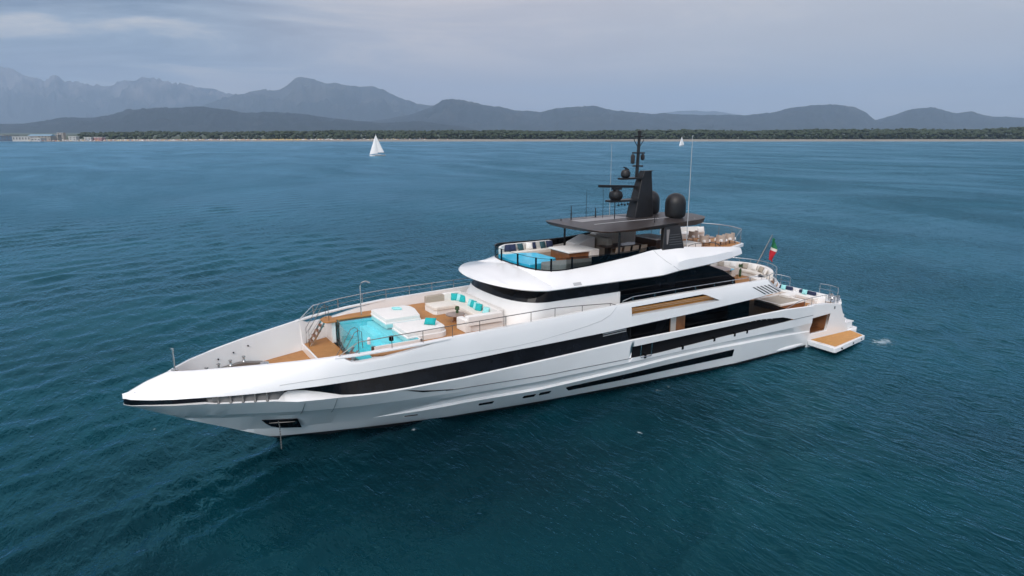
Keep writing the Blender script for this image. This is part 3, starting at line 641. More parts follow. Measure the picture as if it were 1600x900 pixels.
# anchor pocket
def pocket():
    for s in (1, -1):
        def sf(x, z): return (I(c_yK, x) * min(max((z - zstem(x)) / max(1.99 - zstem(x), .05), 0), 1) ** .9)
        q = MB(); outl = [(5.72, 1.68), (7.3, 1.64), (7.58, .93), (6.6, .97), (6.2, 1.12), (5.92, 1.40)]
        a = [q.vert((x, s * (sf(x, z) + .02), z)) for x, z in outl]; c = [q.vert((x, s * (sf(x, z) - .12), z)) for x, z in outl]
        n = len(a); q.face(a); q.face(c)
        for k in range(n): q.face((a[k], a[(k + 1) % n], c[(k + 1) % n], c[k]))
        p = part(q, 'anchor_pocket', 'black', ang=20)
        q = MB(); q.tube([(6.05, s * (sf(6.05, 1.47) + .06), 1.46), (6.5, s * (sf(6.5, 1.47) + .07), 1.47), (7.2, s * (sf(7.2, 1.47) + .06), 1.47)], [.012, .028, .01], 6)
        q.tube([(6.45, s * (sf(6.5, 1.5) + .08), 1.56), (6.5, s * (sf(6.5, 1.3) + .08), 1.28)], .03, 6); q.build('anchor', M['steel'], p) if False else None
        an = MB(); an.v, an.f, an.m = q.v, q.f, q.m; an.build('anchor', M['chain'], yacht)
        if s > 0:
            ch = MB(); z = 1.36; k = 0; yy = sf(6.5, 1.4) + .12
            while z > -.7:
                ax = (.028, .008) if k % 2 else (.008, .028)
                ch.box(6.5 - ax[0], 6.5 + ax[0], yy - ax[1], yy + ax[1], z - .075, z + .01); z -= .07; k += 1
            part(ch, 'anchor_chain', 'chain')
pocket()
# the long black band
for x0, x1, m, nm in ((0.02, 3.35, 'black', 'bow_slot'), (6.55, 23.95, 'black', 'side_glazing')):
    xs = np.linspace(x0, x1, 60); q = MB(); strip(q, 'BBi', 'BTi', xs); part(q, nm, m)
q = MB(); strip(q, 'BBi', 'BTi', np.linspace(3.35, 6.55, 20)); part(q, 'mooring_recess', 'grey')
for s in (1, -1):
    q = MB()
    for x in np.linspace(3.75, 5.75, 5):
        y = I(c_yB, x) - .14; z0, z1 = I(c_zbb, x), I(c_zbt, x)
        q.lathe((x, s * (y + .07), z0), [(.075, 0), (.075, .04), (.045, .08), (.045, z1 - z0 - .08), (.07, z1 - z0 - .02)], 10)
    q.box(3.5, 6.3, s * (I(c_yB, 4.9) - .55), s * (I(c_yB, 4.9) - .5), 3.5, 3.68)
    part(q, 'fairlead_rollers', 'chain')
q = MB(); strip(q, 'BBi', 'BTi', np.linspace(23.95, 26.1, 5)); part(q, 'louvre_backing', 'black')
for s in (1, -1):
    q = MB()
    for k in range(6):
        f = (k + .6) / 6.4
        ring = []
        for x in (24.1, 25.85):
            z = I(c_zbb, x) + .05 + (I(c_zbt, x) - I(c_zbb, x) - .1) * f; y = I(c_yB, x) - .33
            ring.append([(x, s * y, z), (x, s * (y + .10), z - .05), (x, s * (y + .10), z - .02), (x, s * y, z + .03)])
        q.loft(ring, True, True)
    part(q, 'side_louvre', 'lightgrey')
# saloon on the main deck, set inboard behind the walkway
for s in (1, -1):
    q = MB(); xs = np.linspace(26.1, 37.4, 24)
    a = [q.vert((x, s * 3.9, 2.42)) for x in xs]; c = [q.vert((x, s * 3.9, I(c_zbt, x) + .1)) for x in xs]
    for k in range(len(xs) - 1): q.face((a[k], a[k + 1], c[k + 1], c[k]))
    part(q, 'saloon_glazing', 'black')
    q = MB(); q.box(25.98, 26.06, s * 3.9, s * 4.9, 3.3, 4.4); part(q, 'walkway_end', 'dark')
    q = MB(); q.box(30.1, 31.35, s * 3.905, s * 3.98, 2.5, 4.48); dr = part(q, 'saloon_door', 'gold')
    q = MB(); q.box(30.1, 30.55, s * 3.982, s * 4.0, 2.9, 4.3); part(q, 'door_curtain', 'cream')
    # smoked wing screen that closes the after end of the walkway
    q = MB(); zz_ = [(34.3, 4.60, 3.46), (35.2, 4.64, 3.46), (36.2, 4.63, 3.46), (37.4, 4.46, 3.46), (38.6, 4.10, 3.45), (39.6, 3.70, 3.44), (40.3, 3.47, 3.44)]
    a = [q.vert((x, s * (4.82 - .02 * k), z1)) for k, (x, z1, z0) in enumerate(zz_)]; c = [q.vert((x, s * (4.82 - .02 * k), z0)) for k, (x, z1, z0) in enumerate(zz_)]
    for k in range(len(zz_) - 1): q.face((a[k], a[k + 1], c[k + 1], c[k]))
    part(q, 'wing_screen', 'smoke')
q = MB(); q.box(26.0, 37.6, -4.3, 4.3, 2.33, 2.40); q.box(37.6, 43.5, -4.35, 4.35, 2.33, 2.40); part(q, 'main_deck', 'teak')
q = MB(); q.box(37.35, 37.45, -3.9, 3.9, 2.42, 4.7); part(q, 'saloon_aft_glazing', 'black')
for s in (1, -1):
    for x in (27.2, 30.3, 33.1, 35.0, 36.2): q = MB(); q.box(x, x + .16, s * (yhi(x, 2.4) - .1), s * (yhi(x, 2.4) + .02), zRB(x) - .16, zRB(x) + .14); part(q, 'scupper', 'dark')
    q = MB()
    for x in (26.9, 27.75): q.tube([(x, s * (yhi(x, 2.4) + .01), zRB(x)), (x, s * (yhi(x, 2.9) + .01), zRT(x))], .02, 6)
    q.tube([(26.9, s * (yhi(27, 2.3) + .03), zRB(27) - .04), (27.75, s * (yhi(27, 2.3) + .03), zRB(27.5) - .04)], .03, 6)
    part(q, 'boarding_gate_post', 'steel')
    q = MB()
    for k in range(5):
        x = 36.9 + k * .55; q.tube([(x, s * 4.5, zRB(x) + .52 - .04 * k), (x + .38, s * 4.55, zRB(x) + .06)], .022, 5)
    part(q, 'stair_slats', 'cream')

# ---- foredeck
def deck(name, x0, x1, z, m, yf, n=24, xz=None):
    q = MB(); xs = np.linspace(x0, x1, n); rings = [[(x, yf(x), z), (x, -yf(x), z), (x, -yf(x), z - .05), (x, yf(x), z - .05)] for x in xs]
    q.loft(rings, True, True); return part(q, name, m)
deck('mooring_deck', 2.3, 8.98, 3.5, 'teak', lambda x: max(yin(x) - .02, .02)); deck('step_deck', 9.03, 10.55, 3.84, 'teak', lambda x: yin(x) - .03)
q = MB(); q.box(8.93, 9.03, -yin(9) + .02, yin(9) - .02, 3.4, 3.87); part(q, 'deck_riser', 'white')
# white plinth around the teak in the bow and the windlass gear
q = MB()
for s in (1, -1):
    rings = []
    for x in np.linspace(2.6, 6.6, 14):
        y = max(yin(x), .05); zt = 3.5 + .36 * min(1.0, max(0.02, (6.75 - x) / 1.3)); rings.append([(x, s * y, 3.5), (x, s * y, zt), (x, s * max(y - .32, .02), zt), (x, s * max(y - .34, .02), 3.5)])
    q.loft(rings, True, True)
part(q, 'mooring_shelf', 'chain')
for s in (1, -1):
    for x in (3.7, 4.3, 4.9, 5.6):
        q = MB(); y = s * (yin(x) - .17); q.lathe((x, y, 3.86), [(.09, 0), (.06, .05), (.05, .2), (.10, .24), (.09, .29), (.02, .30)], 10); part(q, 'bollard', 'steel')
    q = MB(); q.lathe((6.4, s * .55, 3.5), [(.28, 0), (.28, .14), (.16, .2), (.14, .36), (.24, .42), (.22, .5), (.03, .52)], 14); q.box(5.6, 6.3, s * .45, s * .65, 3.5, 3.72)
    q.tube([(5.7, s * .55, 3.7), (4.6, s * .42, 3.66), (3.4, s * .25, 3.7)], .05, 6); part(q, 'windlass', 'steel')
    for x, z in ((4.35, 4.27), (5.15, 4.37), (5.95, 4.5)): q = MB(); q.lathe((x, s * (I(c_ys, x) - .22 - .42 * (I(c_zs, x) - z)), z), [(.035, -.06), (.035, .06), (.01, .065)], 8, 'y'); part(q, 'bulwark_fitting', 'dark')
q = MB(); q.tube([(2.25, -.08, 4.45), (2.25, -.08, 5.45)], .05, 8); q.lathe((2.25, -.08, 5.45), [(.075, 0), (.075, .12), (.02, .15)], 8); q.box(2.1, 2.4, -.22, .06, 4.47, 4.54); part(q, 'bow_light', 'steel')

ZP = 5.12
arc = lambda y: 10.92 - .36 * (1 - (y / 2.9) ** 2 if abs(y) < 2.9 else 0)      # bowed glass front of the pool
YP = 3.15                                             # the pool reaches farther on the port side
ys_ = np.linspace(-2.55, YP, 21)
deckf = lambda x: yin(x) - .02
# upper foredeck teak, left open where the pool is
q = MB()
for s in (1, -1):
    xs = np.linspace(10.6, 13.3, 10); yy_ = YP + .06 if s > 0 else 2.62; q.loft([[(x, s * deckf(x), 4.93), (x, s * yy_, 4.93), (x, s * yy_, 4.86), (x, s * deckf(x), 4.86)] for x in xs], True, True)
xs = np.linspace(13.3, 19.2, 20); q.loft([[(x, deckf(x), 4.93), (x, -deckf(x), 4.93), (x, -deckf(x), 4.86), (x, deckf(x), 4.86)] for x in xs], True, True)
part(q, 'foredeck', 'teak')
for s in (1, -1):
    if s > 0: continue
    q = MB(); q.prism([(10.05, s * 2.5), (10.2, s * 2.3), (10.75, s * 2.3), (10.75, s * 3.6), (10.35, s * 3.55), (10.05, s * 3.2)], 5.08, 5.16); part(q, 'pool_landing', 'teak', bevel=.01)
    q = MB(); q.box(10.5, 10.72, s * 2.56, s * yin(10.7), 3.84, 5.08); part(q, 'pool_bulkhead', 'white')
    # teak rim beside the pool
    q = MB(); q.box(10.72, 13.3, s * 2.56, s * 2.95, 5.0, 5.17); part(q, 'pool_rim', 'teak', bevel=.01)
pool = MB()
pool.loft([[(arc(y) + .12, y, 3.9), (13.3, y, 3.9)] for y in ys_], False)
pool.loft([[(arc(y) + .12, -2.56, 3.9), (arc(y) + .12, -2.56, 5.1)] for y in (2.56,)] + [[(13.4, -2.56, 3.9), (13.4, -2.56, 5.1)]], False)
pool.loft([[(arc(YP), YP, 3.9), (arc(YP), YP, 5.1)], [(13.4, YP, 3.9), (13.4, YP, 5.1)]], False)
pool.box(13.3, 13.42, -2.56, YP, 3.9, 5.1)
pt = part(pool, 'pool', 'pooltile')
q = MB(); q.box(13.425, 13.5, -2.6, YP + .08, 4.9, 5.13); q.box(10.95, 13.5, YP + .003, YP + .08, 4.9, 5.13); part(q, 'pool_coaming', 'matte')
q = MB(); q.box(12.55, 13.3, -2.55, YP - .01, 3.9, 4.80); q.box(12.1, 12.55, -2.55, -.3, 3.9, 4.6); q.box(13.3, 15.3, -.32, .62, 4.6, 4.98); q.build('pool_steps', M['poollight'], yacht, bevel=.02)
q = MB()
q.loft([[(arc(y), y, ZP), (13.4, y, ZP)] for y in ys_], False); q.box(13.4, 15.2, -.32, .62, ZP - .02, ZP); part(q, 'pool_water', 'poolwater', fix=False)
q = MB(); q.loft([[(arc(y), y, 3.92), (arc(y), y, ZP + .02), (arc(y) + .05, y, ZP + .02), (arc(y) + .05, y, 3.92)] for y in ys_], True, True); part(q, 'pool_glass', 'glass')
q = MB(); q.loft([[(arc(y) - .10, y, 3.84), (arc(y) - .10, y, 3.95), (arc(y) + .10, y, 3.95), (arc(y) + .10, y, 3.84)] for y in ys_], True, True)
q.box(10.78, 10.86, -2.6, -2.54, 3.9, ZP + .03); q.box(arc(YP) - .1, arc(YP) + .1, YP, YP + .06, 3.9, ZP + .03); part(q, 'pool_glass_frame', 'darksteel')
# plinths the sun pads rest on
def padpoly(y0, y1, grow=0.0):
    x0, x1 = 12.9 - grow, 15.2 + grow; pts = [(x0, y0 - grow), (x0, y1 + grow)]
    if y0 > 0: pts += [(x1 - .55, y1 + grow)] + [(x1 - .55 + .55 * math.sin(a), y1 + grow - .55 * (1 - math.cos(a))) for a in np.linspace(.3, 1.57, 5)] + [(x1 + .02, y0 + .5)] + [(x1 - .35, y0 - grow)]
    else: pts += [(x1 - .3, y1 + grow), (x1 + .02, y0 + 1.0)] + [(x1 - .45 + .45 * math.cos(a), y0 - grow + .45 - .45 * math.sin(a)) for a in np.linspace(0, 1.4, 5)]
    return pts
PADS = (('star', -2.72, -.28), ('port', .72, 2.8))
for nm, y0, y1 in PADS:
    q = MB(); q.prism(padpoly(y0, y1, .05), 4.9, 5.2); part(q, 'sun_pad_plinth', 'matte', bevel=.02)
# stairs from the step deck to the landings
for s in (1, -1):
    q = MB()
    for dy in (.0, .62): q.loft([[(9.25, s * (2.55 + dy), 3.84), (9.25 + .12, s * (2.55 + dy), 3.84), (9.25 + .12, s * (2.6 + dy), 3.84), (9.25, s * (2.6 + dy), 3.84)], [(10.05, s * (2.55 + dy), 5.08), (10.17, s * (2.55 + dy), 5.08), (10.17, s * (2.6 + dy), 5.08), (10.05, s * (2.6 + dy), 5.08)]], True, True)
    st = part(q, 'stair_stringers', 'steel')
    q = MB()
    for k in range(4): x = 9.38 + .2 * k; z = 4.05 + .26 * k; q.box(x - .1, x + .12, s * 2.58, s * 3.18, z, z + .035)
    part(q, 'stair_treads', 'wood')
    q = MB()
    for dy in (.0, .62):
        y = s * (2.575 + dy); q.tube([(9.2, y, 3.85), (9.22, y, 4.75), (9.45, y, 5.1), (10.0, y, 6.0), (10.2, y, 6.08), (10.35, y, 6.0), (10.38, y, 5.16)], .017, 6); q.tube([(9.22, y, 4.45), (10.1, y, 5.6), (10.36, y, 5.6)], .009, 5)
    part(q, 'stair_handrail', 'darksteel')
# side rails on the bulwark
def rail(name, pts, zb, m='darksteel', mids=(.5,), posts=None, r=.022, ends=True):
    """pts: rail path; zb(p) gives the foot height; posts: indices that get a stanchion"""
    q = MB(); q.tube(pts, r, 6)
    for f in mids: q.tube([(p[0], p[1], zb(p) + (p[2] - zb(p)) * f) for p in pts], r * .5, 5)
    for i in (posts if posts is not None else range(len(pts))):
        p = pts[i]; q.tube([(p[0], p[1], zb(p)), p], r * .85, 5)
    return part(q, name, m)
for s in (1, -1):
    xs = list(np.arange(9.9, 21.0, 1.55)); yy = lambda x: s * (I(c_ys, x) - .12)
    pts = [(9.0, yy(9.0), I(c_zs, 9.0))] + [(x, yy(x), I(c_zs, x) + ip(x, (9.9, .58), (12, .62), (21, .5))) for x in xs] + [(22.6, yy(22.6), I(c_zs, 22.6) + .34), (24.6, yy(24.6), I(c_zs, 24.6) + .14), (25.0, yy(25), I(c_zs, 25))]
    rail('side_rail', pts, lambda p: I(c_zs, p[0]), 'steel' if s < 0 else 'darksteel', (.5,) if s < 0 else ())
q = MB(); q.tube([(12.3, -2.72, 5.15), (12.3, -2.72, 6.85), (12.38, -2.72, 7.08), (12.6, -2.66, 7.16), (12.78, -2.6, 7.12)], .035, 7); q.lathe((12.78, -2.6, 7.05), [(.09, 0), (.09, .04), (.03, .07)], 9); part(q, 'pool_shower', 'steel')
q = MB(); q.box(11.9, 12.1, 2.72, 2.9, 5.17, 5.42); part(q, 'speaker_post', 'black', bevel=.02)
for s in (1,):
    q = MB(); q.lathe((10.85, 2.75, 5.17), [(.09, 0), (.09, .3), (.05, .34)], 10); part(q, 'deck_post', 'white')

# ---- house on the upper deck (wheelhouse and saloon)
def sup(x0, a, w, p, n=41):
    """half plan of a bluff rounded front: apex x0, length a, half width w, exponent p (port side list from the centre line aft)"""
    out = []
    for k in range(n):
        t_ = k / (n - 1) * math.pi / 2; out.append((x0 + a - a * abs(math.cos(t_)) ** (2 / p), w * abs(math.sin(t_)) ** (2 / p)))
    return out
def bluff(x0, a, w, p, xend, n=25): h_ = sup(x0, a, w, p, n); return [(x, -y) for x, y in reversed(h_)][:-1] + h_
def wall(name, lv, m, xend, n=25, ang=40):
    """lv: (z, apex, a, w, p) levels; open loft with straight sides back to xend"""
    q = MB(); rings = []
    for z, x0, a, w, p in lv:
        pl = bluff(x0, a, w, p, xend, n); rings.append([(xend, -w, z)] + [(x, y, z) for x, y in pl] + [(xend, w, z)])
    q.loft(rings, False); return part(q, name, m, ang=ang)
wall('house_front', [(4.86, 18.35, 2.1, 3.95, 2.5), (5.5, 18.65, 2.1, 3.95, 2.5), (6.26, 19.05, 2.1, 3.85, 2.5)], 'matte', 25.9)
wall('wheelhouse_window', [(6.26, 19.06, 2.1, 3.86, 2.5), (7.08, 19.5, 2.1, 3.72, 2.5)], 'black', 25.9)
q = MB()
for pl_x, yy in ((25.9, 3.9),):
    for s in (1, -1): q.box(25.84, 25.95, s * 3.35, s * 3.93, 4.8, 6.26)
part(q, 'house_return', 'matte')
for s in (1, -1):
    q = MB(); ol = [(25.7, 4.72), (36.5, 4.72), (36.45, 5.45), (36.35, 5.85), (35.2, 6.5), (33.9, 6.95), (33.4, 7.12), (25.7, 7.1)]
    a = [q.vert((x, s * 3.42, z)) for x, z in ol]; c = [q.vert((x, s * 3.36, z)) for x, z in ol]; q.face(a); q.face(c)
    for k in range(8): q.face((a[k], a[(k + 1) % 8], c[(k + 1) % 8], c[k]))
    part(q, 'upper_saloon_glazing', 'black')
    q = MB(); q.box(26.2, 36.0, s * 3.425, s * 3.45, 5.86, 5.90); part(q, 'glazing_bar', 'dark')
q = MB(); q.box(33.3, 33.4, -3.36, 3.36, 4.72, 7.1); part(q, 'upper_saloon_doors', 'black')
q = MB()
up_out = lambda x: I(c_ys, x) - .28 if x < 38 else 4.45 * (max(0, 1 - ((x - 36.5) / 6.66) ** 2)) ** .5
xs = np.concatenate([np.linspace(25.9, 38, 14), 36.5 + 6.66 * np.sin(np.linspace(.26, math.pi / 2, 18))])
q.loft([[(x, max(up_out(x), .02) , 4.75), (x, -max(up_out(x), .02), 4.75), (x, -max(up_out(x), .02), 4.70), (x, max(up_out(x), .02), 4.70)] for x in xs], True, True); part(q, 'upper_deck', 'teak')
q = MB()
xs2 = 36.5 + 6.8 * np.sin(np.linspace(0, math.pi / 2, 26))
uo = lambda x: 4.6 * (max(0, 1 - ((max(x, 36.5) - 36.5) / 6.8) ** 2)) ** .5
q.loft([[(x, max(uo(x), .03), 4.69), (x, -max(uo(x), .03), 4.69), (x, -max(uo(x) - .35, .02), 4.40), (x, max(uo(x) - .35, .02), 4.40)] for x in xs2], True, True); part(q, 'upper_deck_overhang', 'white')
def up_pt(a, dx=0.0):   # along the curved after edge, a from -1 (starboard) to 1 (port)
    t_ = a * math.pi / 2; c, s = math.cos(t_), math.sin(t_)
    return (36.5 + (6.6 - dx) * c, (4.4 - dx) * s)
q = MB(); P_ = [up_pt(a) for a in np.linspace(-.84, .84, 40)]; P2 = [up_pt(a, .16) for a in np.linspace(-.84, .84, 40)]
q.loft([[(p[0], p[1], 4.76), (p[0], p[1], 4.95), (r_[0], r_[1], 4.95), (r_[0], r_[1], 4.76)] for p, r_ in zip(P_, P2)], True, True); part(q, 'aft_toe_rail', 'white')
rail('upper_aft_rail', [(p[0], p[1], 5.85) for p in (up_pt(a, .07) for a in np.linspace(-.84, .84, 15))], lambda p: 4.9, 'steel', (.35, .7), r=.022)
for s in (1, -1):
    xs = list(np.linspace(26.3, 38.2, 8)); rail('upper_side_rail', [(25.6, s * 4.62, 5.9)] + [(x, s * (I(c_ys, x) - .13), I(c_zs, x) + .30) for x in xs], lambda p: I(c_zs, p[0]), 'steel', ())
for s in (1, -1):
    q = MB(); q.box(26.05, 33.6, s * 3.43, s * 4.36, 4.76, 4.97); part(q, 'side_deck_step', 'teakl')
    for y in (3.72, 4.02): q = MB(); q.box(26.05, 33.6, s * y, s * (y + .035), 4.972, 4.98); part(q, 'step_trim', 'cream')
# louvres in the after end of the upper side
for s in (1, -1):
    q = MB()
    for k in range(5):
        x0 = 36.5 + k * .37
        def pt(x, z): return (x, s * (yup(min(x, 39.4), z) + .012), z)
        q.face([q.vert(pt(*p)) for p in ((x0, 5.46), (x0 + .15, 5.46), (x0 + 1.32, 4.86), (x0 + 1.17, 4.86))])
    part(q, 'engine_room_louvre', 'dark', fix=False)
    q = MB(); q.box(23.95, 24.0, 0, .01, 0, .01)

# ---- sundeck shell: the big white overhang above the wheelhouse
def yL(x):
    if x < 20.52: return 4.5 * max(0.0, 1 - ((20.52 - x) / 2.4) ** 2.0) ** 0.5
    return ip(x, (20.52, 4.5), (28, 4.42), (31, 4.25), (34, 3.85), (36, 3.4), (37.5, 2.9))
zL = lambda x: ip(x, (18.12, 7.18), (18.8, 7.13), (20.5, 7.04), (29, 6.98), (30.5, 7.12), (33.4, 7.16), (37.5, 7.3))
zSh = lambda x: ip(x, (18.12, .04), (18.8, .16), (20.5, .26), (28.8, .30), (29.6, .48), (31, .62), (35, .50), (37.5, .34))
def yC(x):
    if x < 20.75: return 0.0
    if x < 22.25: return 3.25 * max(0.0, 1 - ((22.25 - x) / 1.5) ** 2.8) ** (1 / 2.8)
    return ip(x, (22.25, 3.25), (31, 3.3), (34, 3.1), (37.5, 2.75))
zC = lambda x: ip(x, (18.12, 7.22), (18.7, 7.42), (19.5, 7.62), (20.75, 7.82), (22.5, 7.80), (24.2, 7.88), (27, 8.14), (28.9, 8.40), (31.5, 8.38), (36.4, 7.9), (37.5, 7.82))
def brow_ring(x):
    l, zl = yL(x), zL(x); c, zc = min(yC(x), max(l - .3, 0)), zC(x); sh = max(l - .22, 0) if x < 28.8 else max(l - .1, 0); zs_ = zl + zSh(x)
    m1y, m1z = sh + (c - sh) * .5, zs_ + (zc - zs_) * .56
    wi = min(3.3, max(l - .35, 0))
    return [(x, max(wi, 0), zl + .02), (x, max(l - .06, 0), zl), (x, l, zl + min(.06, zSh(x) * .3)), (x, sh, zs_), (x, m1y, m1z), (x, c, zc)]
xb = np.concatenate([18.12 + 2.4 * (1 - np.cos(np.linspace(0, math.pi / 2, 30))), np.linspace(20.75, 22.3, 22), np.linspace(22.5, 37.5, 50)]); xb = np.array(sorted(set(np.round(xb, 3))))
q = MB()
for s in (1, -1):
    rings = [[(p[0], p[1] * s, p[2]) for p in brow_ring(x)] for x in xb]; q.loft(rings, False)
rings = [[(x, brow_ring(x)[0][1], zL(x) + .02), (x, -brow_ring(x)[0][1], zL(x) + .02)] for x in xb]; q.loft(rings, False)
r_ = brow_ring(37.5); q.face([q.vert(p) for p in r_] + [q.vert((p[0], -p[1], p[2])) for p in reversed(r_)])
part(q, 'sundeck_shell', 'white', ang=35)
# coaming inside face and sundeck floor
q = MB()
xi = [x for x in xb if x >= 20.75]
for s in (1, -1):
    q.loft([[(x, s * yC(x), zC(x)), (x, s * max(yC(x) - .05, 0), zC(x) + .01), (x, s * max(yC(x) - .1, 0), 7.5)] for x in xi], False)
part(q, 'sundeck_coaming', 'white')
q = MB(); q.loft([[(x, max(yC(x) - .06, .01), 7.55), (x, -max(yC(x) - .06, .01), 7.55), (x, -max(yC(x) - .06, .01), 7.5), (x, max(yC(x) - .06, .01), 7.5)] for x in xi], True, True); part(q, 'sundeck', 'teak')
q = MB(); q.prism([(36.2, 2.95, 7.86), (38.6, 2.05, 7.86), (39.35, 0, 7.86), (38.6, -2.05, 7.86), (36.2, -2.95, 7.86)], 7.62, 7.86); part(q, 'sundeck_overhang', 'white', bevel=.03)
q = MB(); q.prism([(36.1, 2.75), (38.45, 1.9), (39.1, 0), (38.45, -1.9), (36.1, -2.75)], 7.862, 7.88); part(q, 'aft_sundeck', 'teak')
q = MB(); q.box(32.4, 36.3, -2.8, 2.8, 7.56, 7.868); part(q, 'aft_sundeck_step', 'teak')
for s in (1, -1):                                   # fine joint across the shell and a small vent
    q = MB()
    for x0, x1 in ((29.0, 30.3),):
        pts = []
        for f in np.linspace(0, 1, 9):
            x = x0 + (x1 - x0) * f ** 1.4; r_ = brow_ring(x); k = 2 + 3 * (1 - f); i = min(int(k), 4); g = k - i; p = [r_[i][j] + (r_[i + 1][j] - r_[i][j]) * g for j in range(3)]; pts.append((p[0], s * (p[1] + .004), p[2] + .004))
        q.tube(pts, .012, 4)
    part(q, 'shell_joint', 'lightgrey')
    q = MB(); a = brow_ring(22.2)[3]; c = brow_ring(22.2)[4]
    pA = lambda x, f: tuple(np.array(brow_ring(x)[2]) * (1 - f) + np.array(brow_ring(x)[3]) * f)
    q.face([q.vert((p[0], s * (p[1] + .008), p[2] + .006)) for p in (pA(22.2, .25), pA(22.75, .25), pA(22.75, .95), pA(22.2, .95))]); part(q, 'shell_vent', 'lightgrey')

# windscreen round the front of the sundeck
def gl(x, s, h): return (x, s * (yC(x) - .03), zC(x) + h)
zG = lambda x: ip(x, (20.7, 8.52), (23, 8.50), (25, 8.46), (27, 8.48), (28.9, 8.62), (29.6, 8.5))
q = MB(); xg = [x for x in xi if 20.75 <= x <= 22.6]
for s in (1, -1): q.loft([[(x, s * max(yC(x) - .03, 0), zC(x)), (x, s * max(yC(x) - .03, 0), zG(x))] for x in xg], False)
part(q, 'windscreen', 'glass', fix=False)
for s in (1, -1):
    q = MB(); xg = [x for x in xi if 22.5 <= x <= 29.5]; q.loft([[(x, s * (yC(x) - .03), zC(x)), (x, s * (yC(x) - .03), max(zG(x), zC(x) + .02))] for x in xg], False); part(q, 'side_screen', 'tint' if s > 0 else 'smoke', fix=False)
    q = MB(); q.loft([[(x, s * (yC(x) - .045), zC(x) + .0), (x, s * (yC(x) - .045), zG(x) - .06)] for x in np.linspace(24.3, 27.9, 10)], False); part(q, 'screen_panel', 'black', fix=False)
q = MB(); xg = [x for x in xi if 21.0 <= x <= 29.5]
q.tube([(x, -(yC(x) - .03), zG(x)) for x in xg], .05, 6); part(q, 'screen_cap', 'mast')
q = MB(); q.loft([[(x, -(yC(x) - .05), zC(x) + .32), (x, -(yC(x) - .05), zG(x))] for x in xg], False); part(q, 'screen_band', 'smoke', fix=False)
q = MB(); xg = [x for x in xi if x <= 29.6]
pth = [(x, -(max(yC(x) - .03, 0)), zG(x)) for x in reversed(xg)] + [(x, max(yC(x) - .03, 0), zG(x)) for x in xg]
q.tube(pth, .014, 6); q.tube([(p_[0], p_[1], zC(p_[0]) + .03) for p_ in pth], .04, 6)
def onplan(yv, s):   # x on the front curve for a given y
    return 22.25 - 1.5 * max(0, 1 - (abs(yv) / 3.25) ** 2.8) ** (1 / 2.8)
for x, y in [(onplan(y, 1), y) for y in (-2.95, -1.2, .75, 2.35, 3.1)] + [(22.9, 3.22), (28.6, 3.24), (22.9, -3.22), (25.5, -3.24), (28.0, -3.24)]:
    q.box(x - .035, x + .035, y - .045, y + .045, zC(x) - .02, zG(x) + .02)
part(q, 'windscreen_frame', 'black')
# spa pool at the front of the sundeck
q = MB(); q.prism([(21.3, -2.5), (21.0, -1.4), (20.9, 0), (20.98, 1.0), (21.1, 1.6), (22.4, 1.5), (23.6, .6), (23.6, -1.7), (22, -2.4)], 7.55, 7.86); part(q, 'spa_pool', 'spooltile')
q = MB(); q.prism([(21.25, -2.4), (20.95, -1.3), (20.86, 0), (20.93, 1.0), (21.08, 1.62), (22.4, 1.45), (23.6, .55), (23.6, -1.7), (22, -2.3)], 7.86, 7.98); part(q, 'spa_water', 'spooltile')
# hardtop
def ht_h(x): return ip(x, (24.35, 0), (24.4, .8), (24.55, 1.6), (24.8, 2.35), (25.15, 2.95), (25.7, 3.25), (27.5, 3.25), (30.3, 2.9), (33.6, 2.4), (34.6, 2.05), (35.2, 1.5), (35.5, 0))
def htz(x, y): return 9.73 + .08 * math.sin(math.pi * min(max((x - 24.3) / 12.1, 0), 1)) + .2 * (1 - (y / 3.3) ** 2)
q = MB(); rings = []
for x in np.concatenate([[24.355, 24.4, 24.47, 24.55, 24.67, 24.8, 24.95, 25.15, 25.4], np.linspace(25.7, 33.6, 18), [34.0, 34.3, 34.6, 34.9, 35.2, 35.38, 35.49]]):
    hw = max(ht_h(x), .03); ring = []
    th = ip(x, (24.3, .03), (26, .12), (33.5, .26), (35.5, .15))
    for k in range(13): y = -hw + 2 * hw * k / 12; ring.append((x, y, htz(x, y)))
    for k in range(12, -1, -1): y = (-hw + 2 * hw * k / 12) * .93; ring.append((x, y, 9.74 - th + .03))
    rings.append(ring)
q.loft(rings, True, True); part(q, 'hardtop', 'carbon', ang=45)
for y0, x0, x1, w, m in ((-1.9, 26.3, 32.5, .10, 'lightgrey'), (1.15, 26.0, 33.5, .10, 'lightgrey')):
    q = MB(); xs = np.linspace(x0, x1, 14); q.loft([[(x, y0, htz(x, y0) + .008), (x, y0 + w, htz(x, y0 + w) + .008), (x, y0 + w, htz(x, y0) + .02), (x, y0, htz(x, y0) + .02)] for x in xs], True, True); part(q, 'hardtop_strip', m)
q = MB(); xs = np.linspace(25.9, 29.7, 9); q.loft([[(x, -1.2, htz(x, -1.2) + .006), (x, .1, htz(x, .1) + .006), (x, .1, htz(x, .1) + .016), (x, -1.2, htz(x, -1.2) + .016)] for x in xs], True, True); part(q, 'hardtop_hatch', 'hatch')
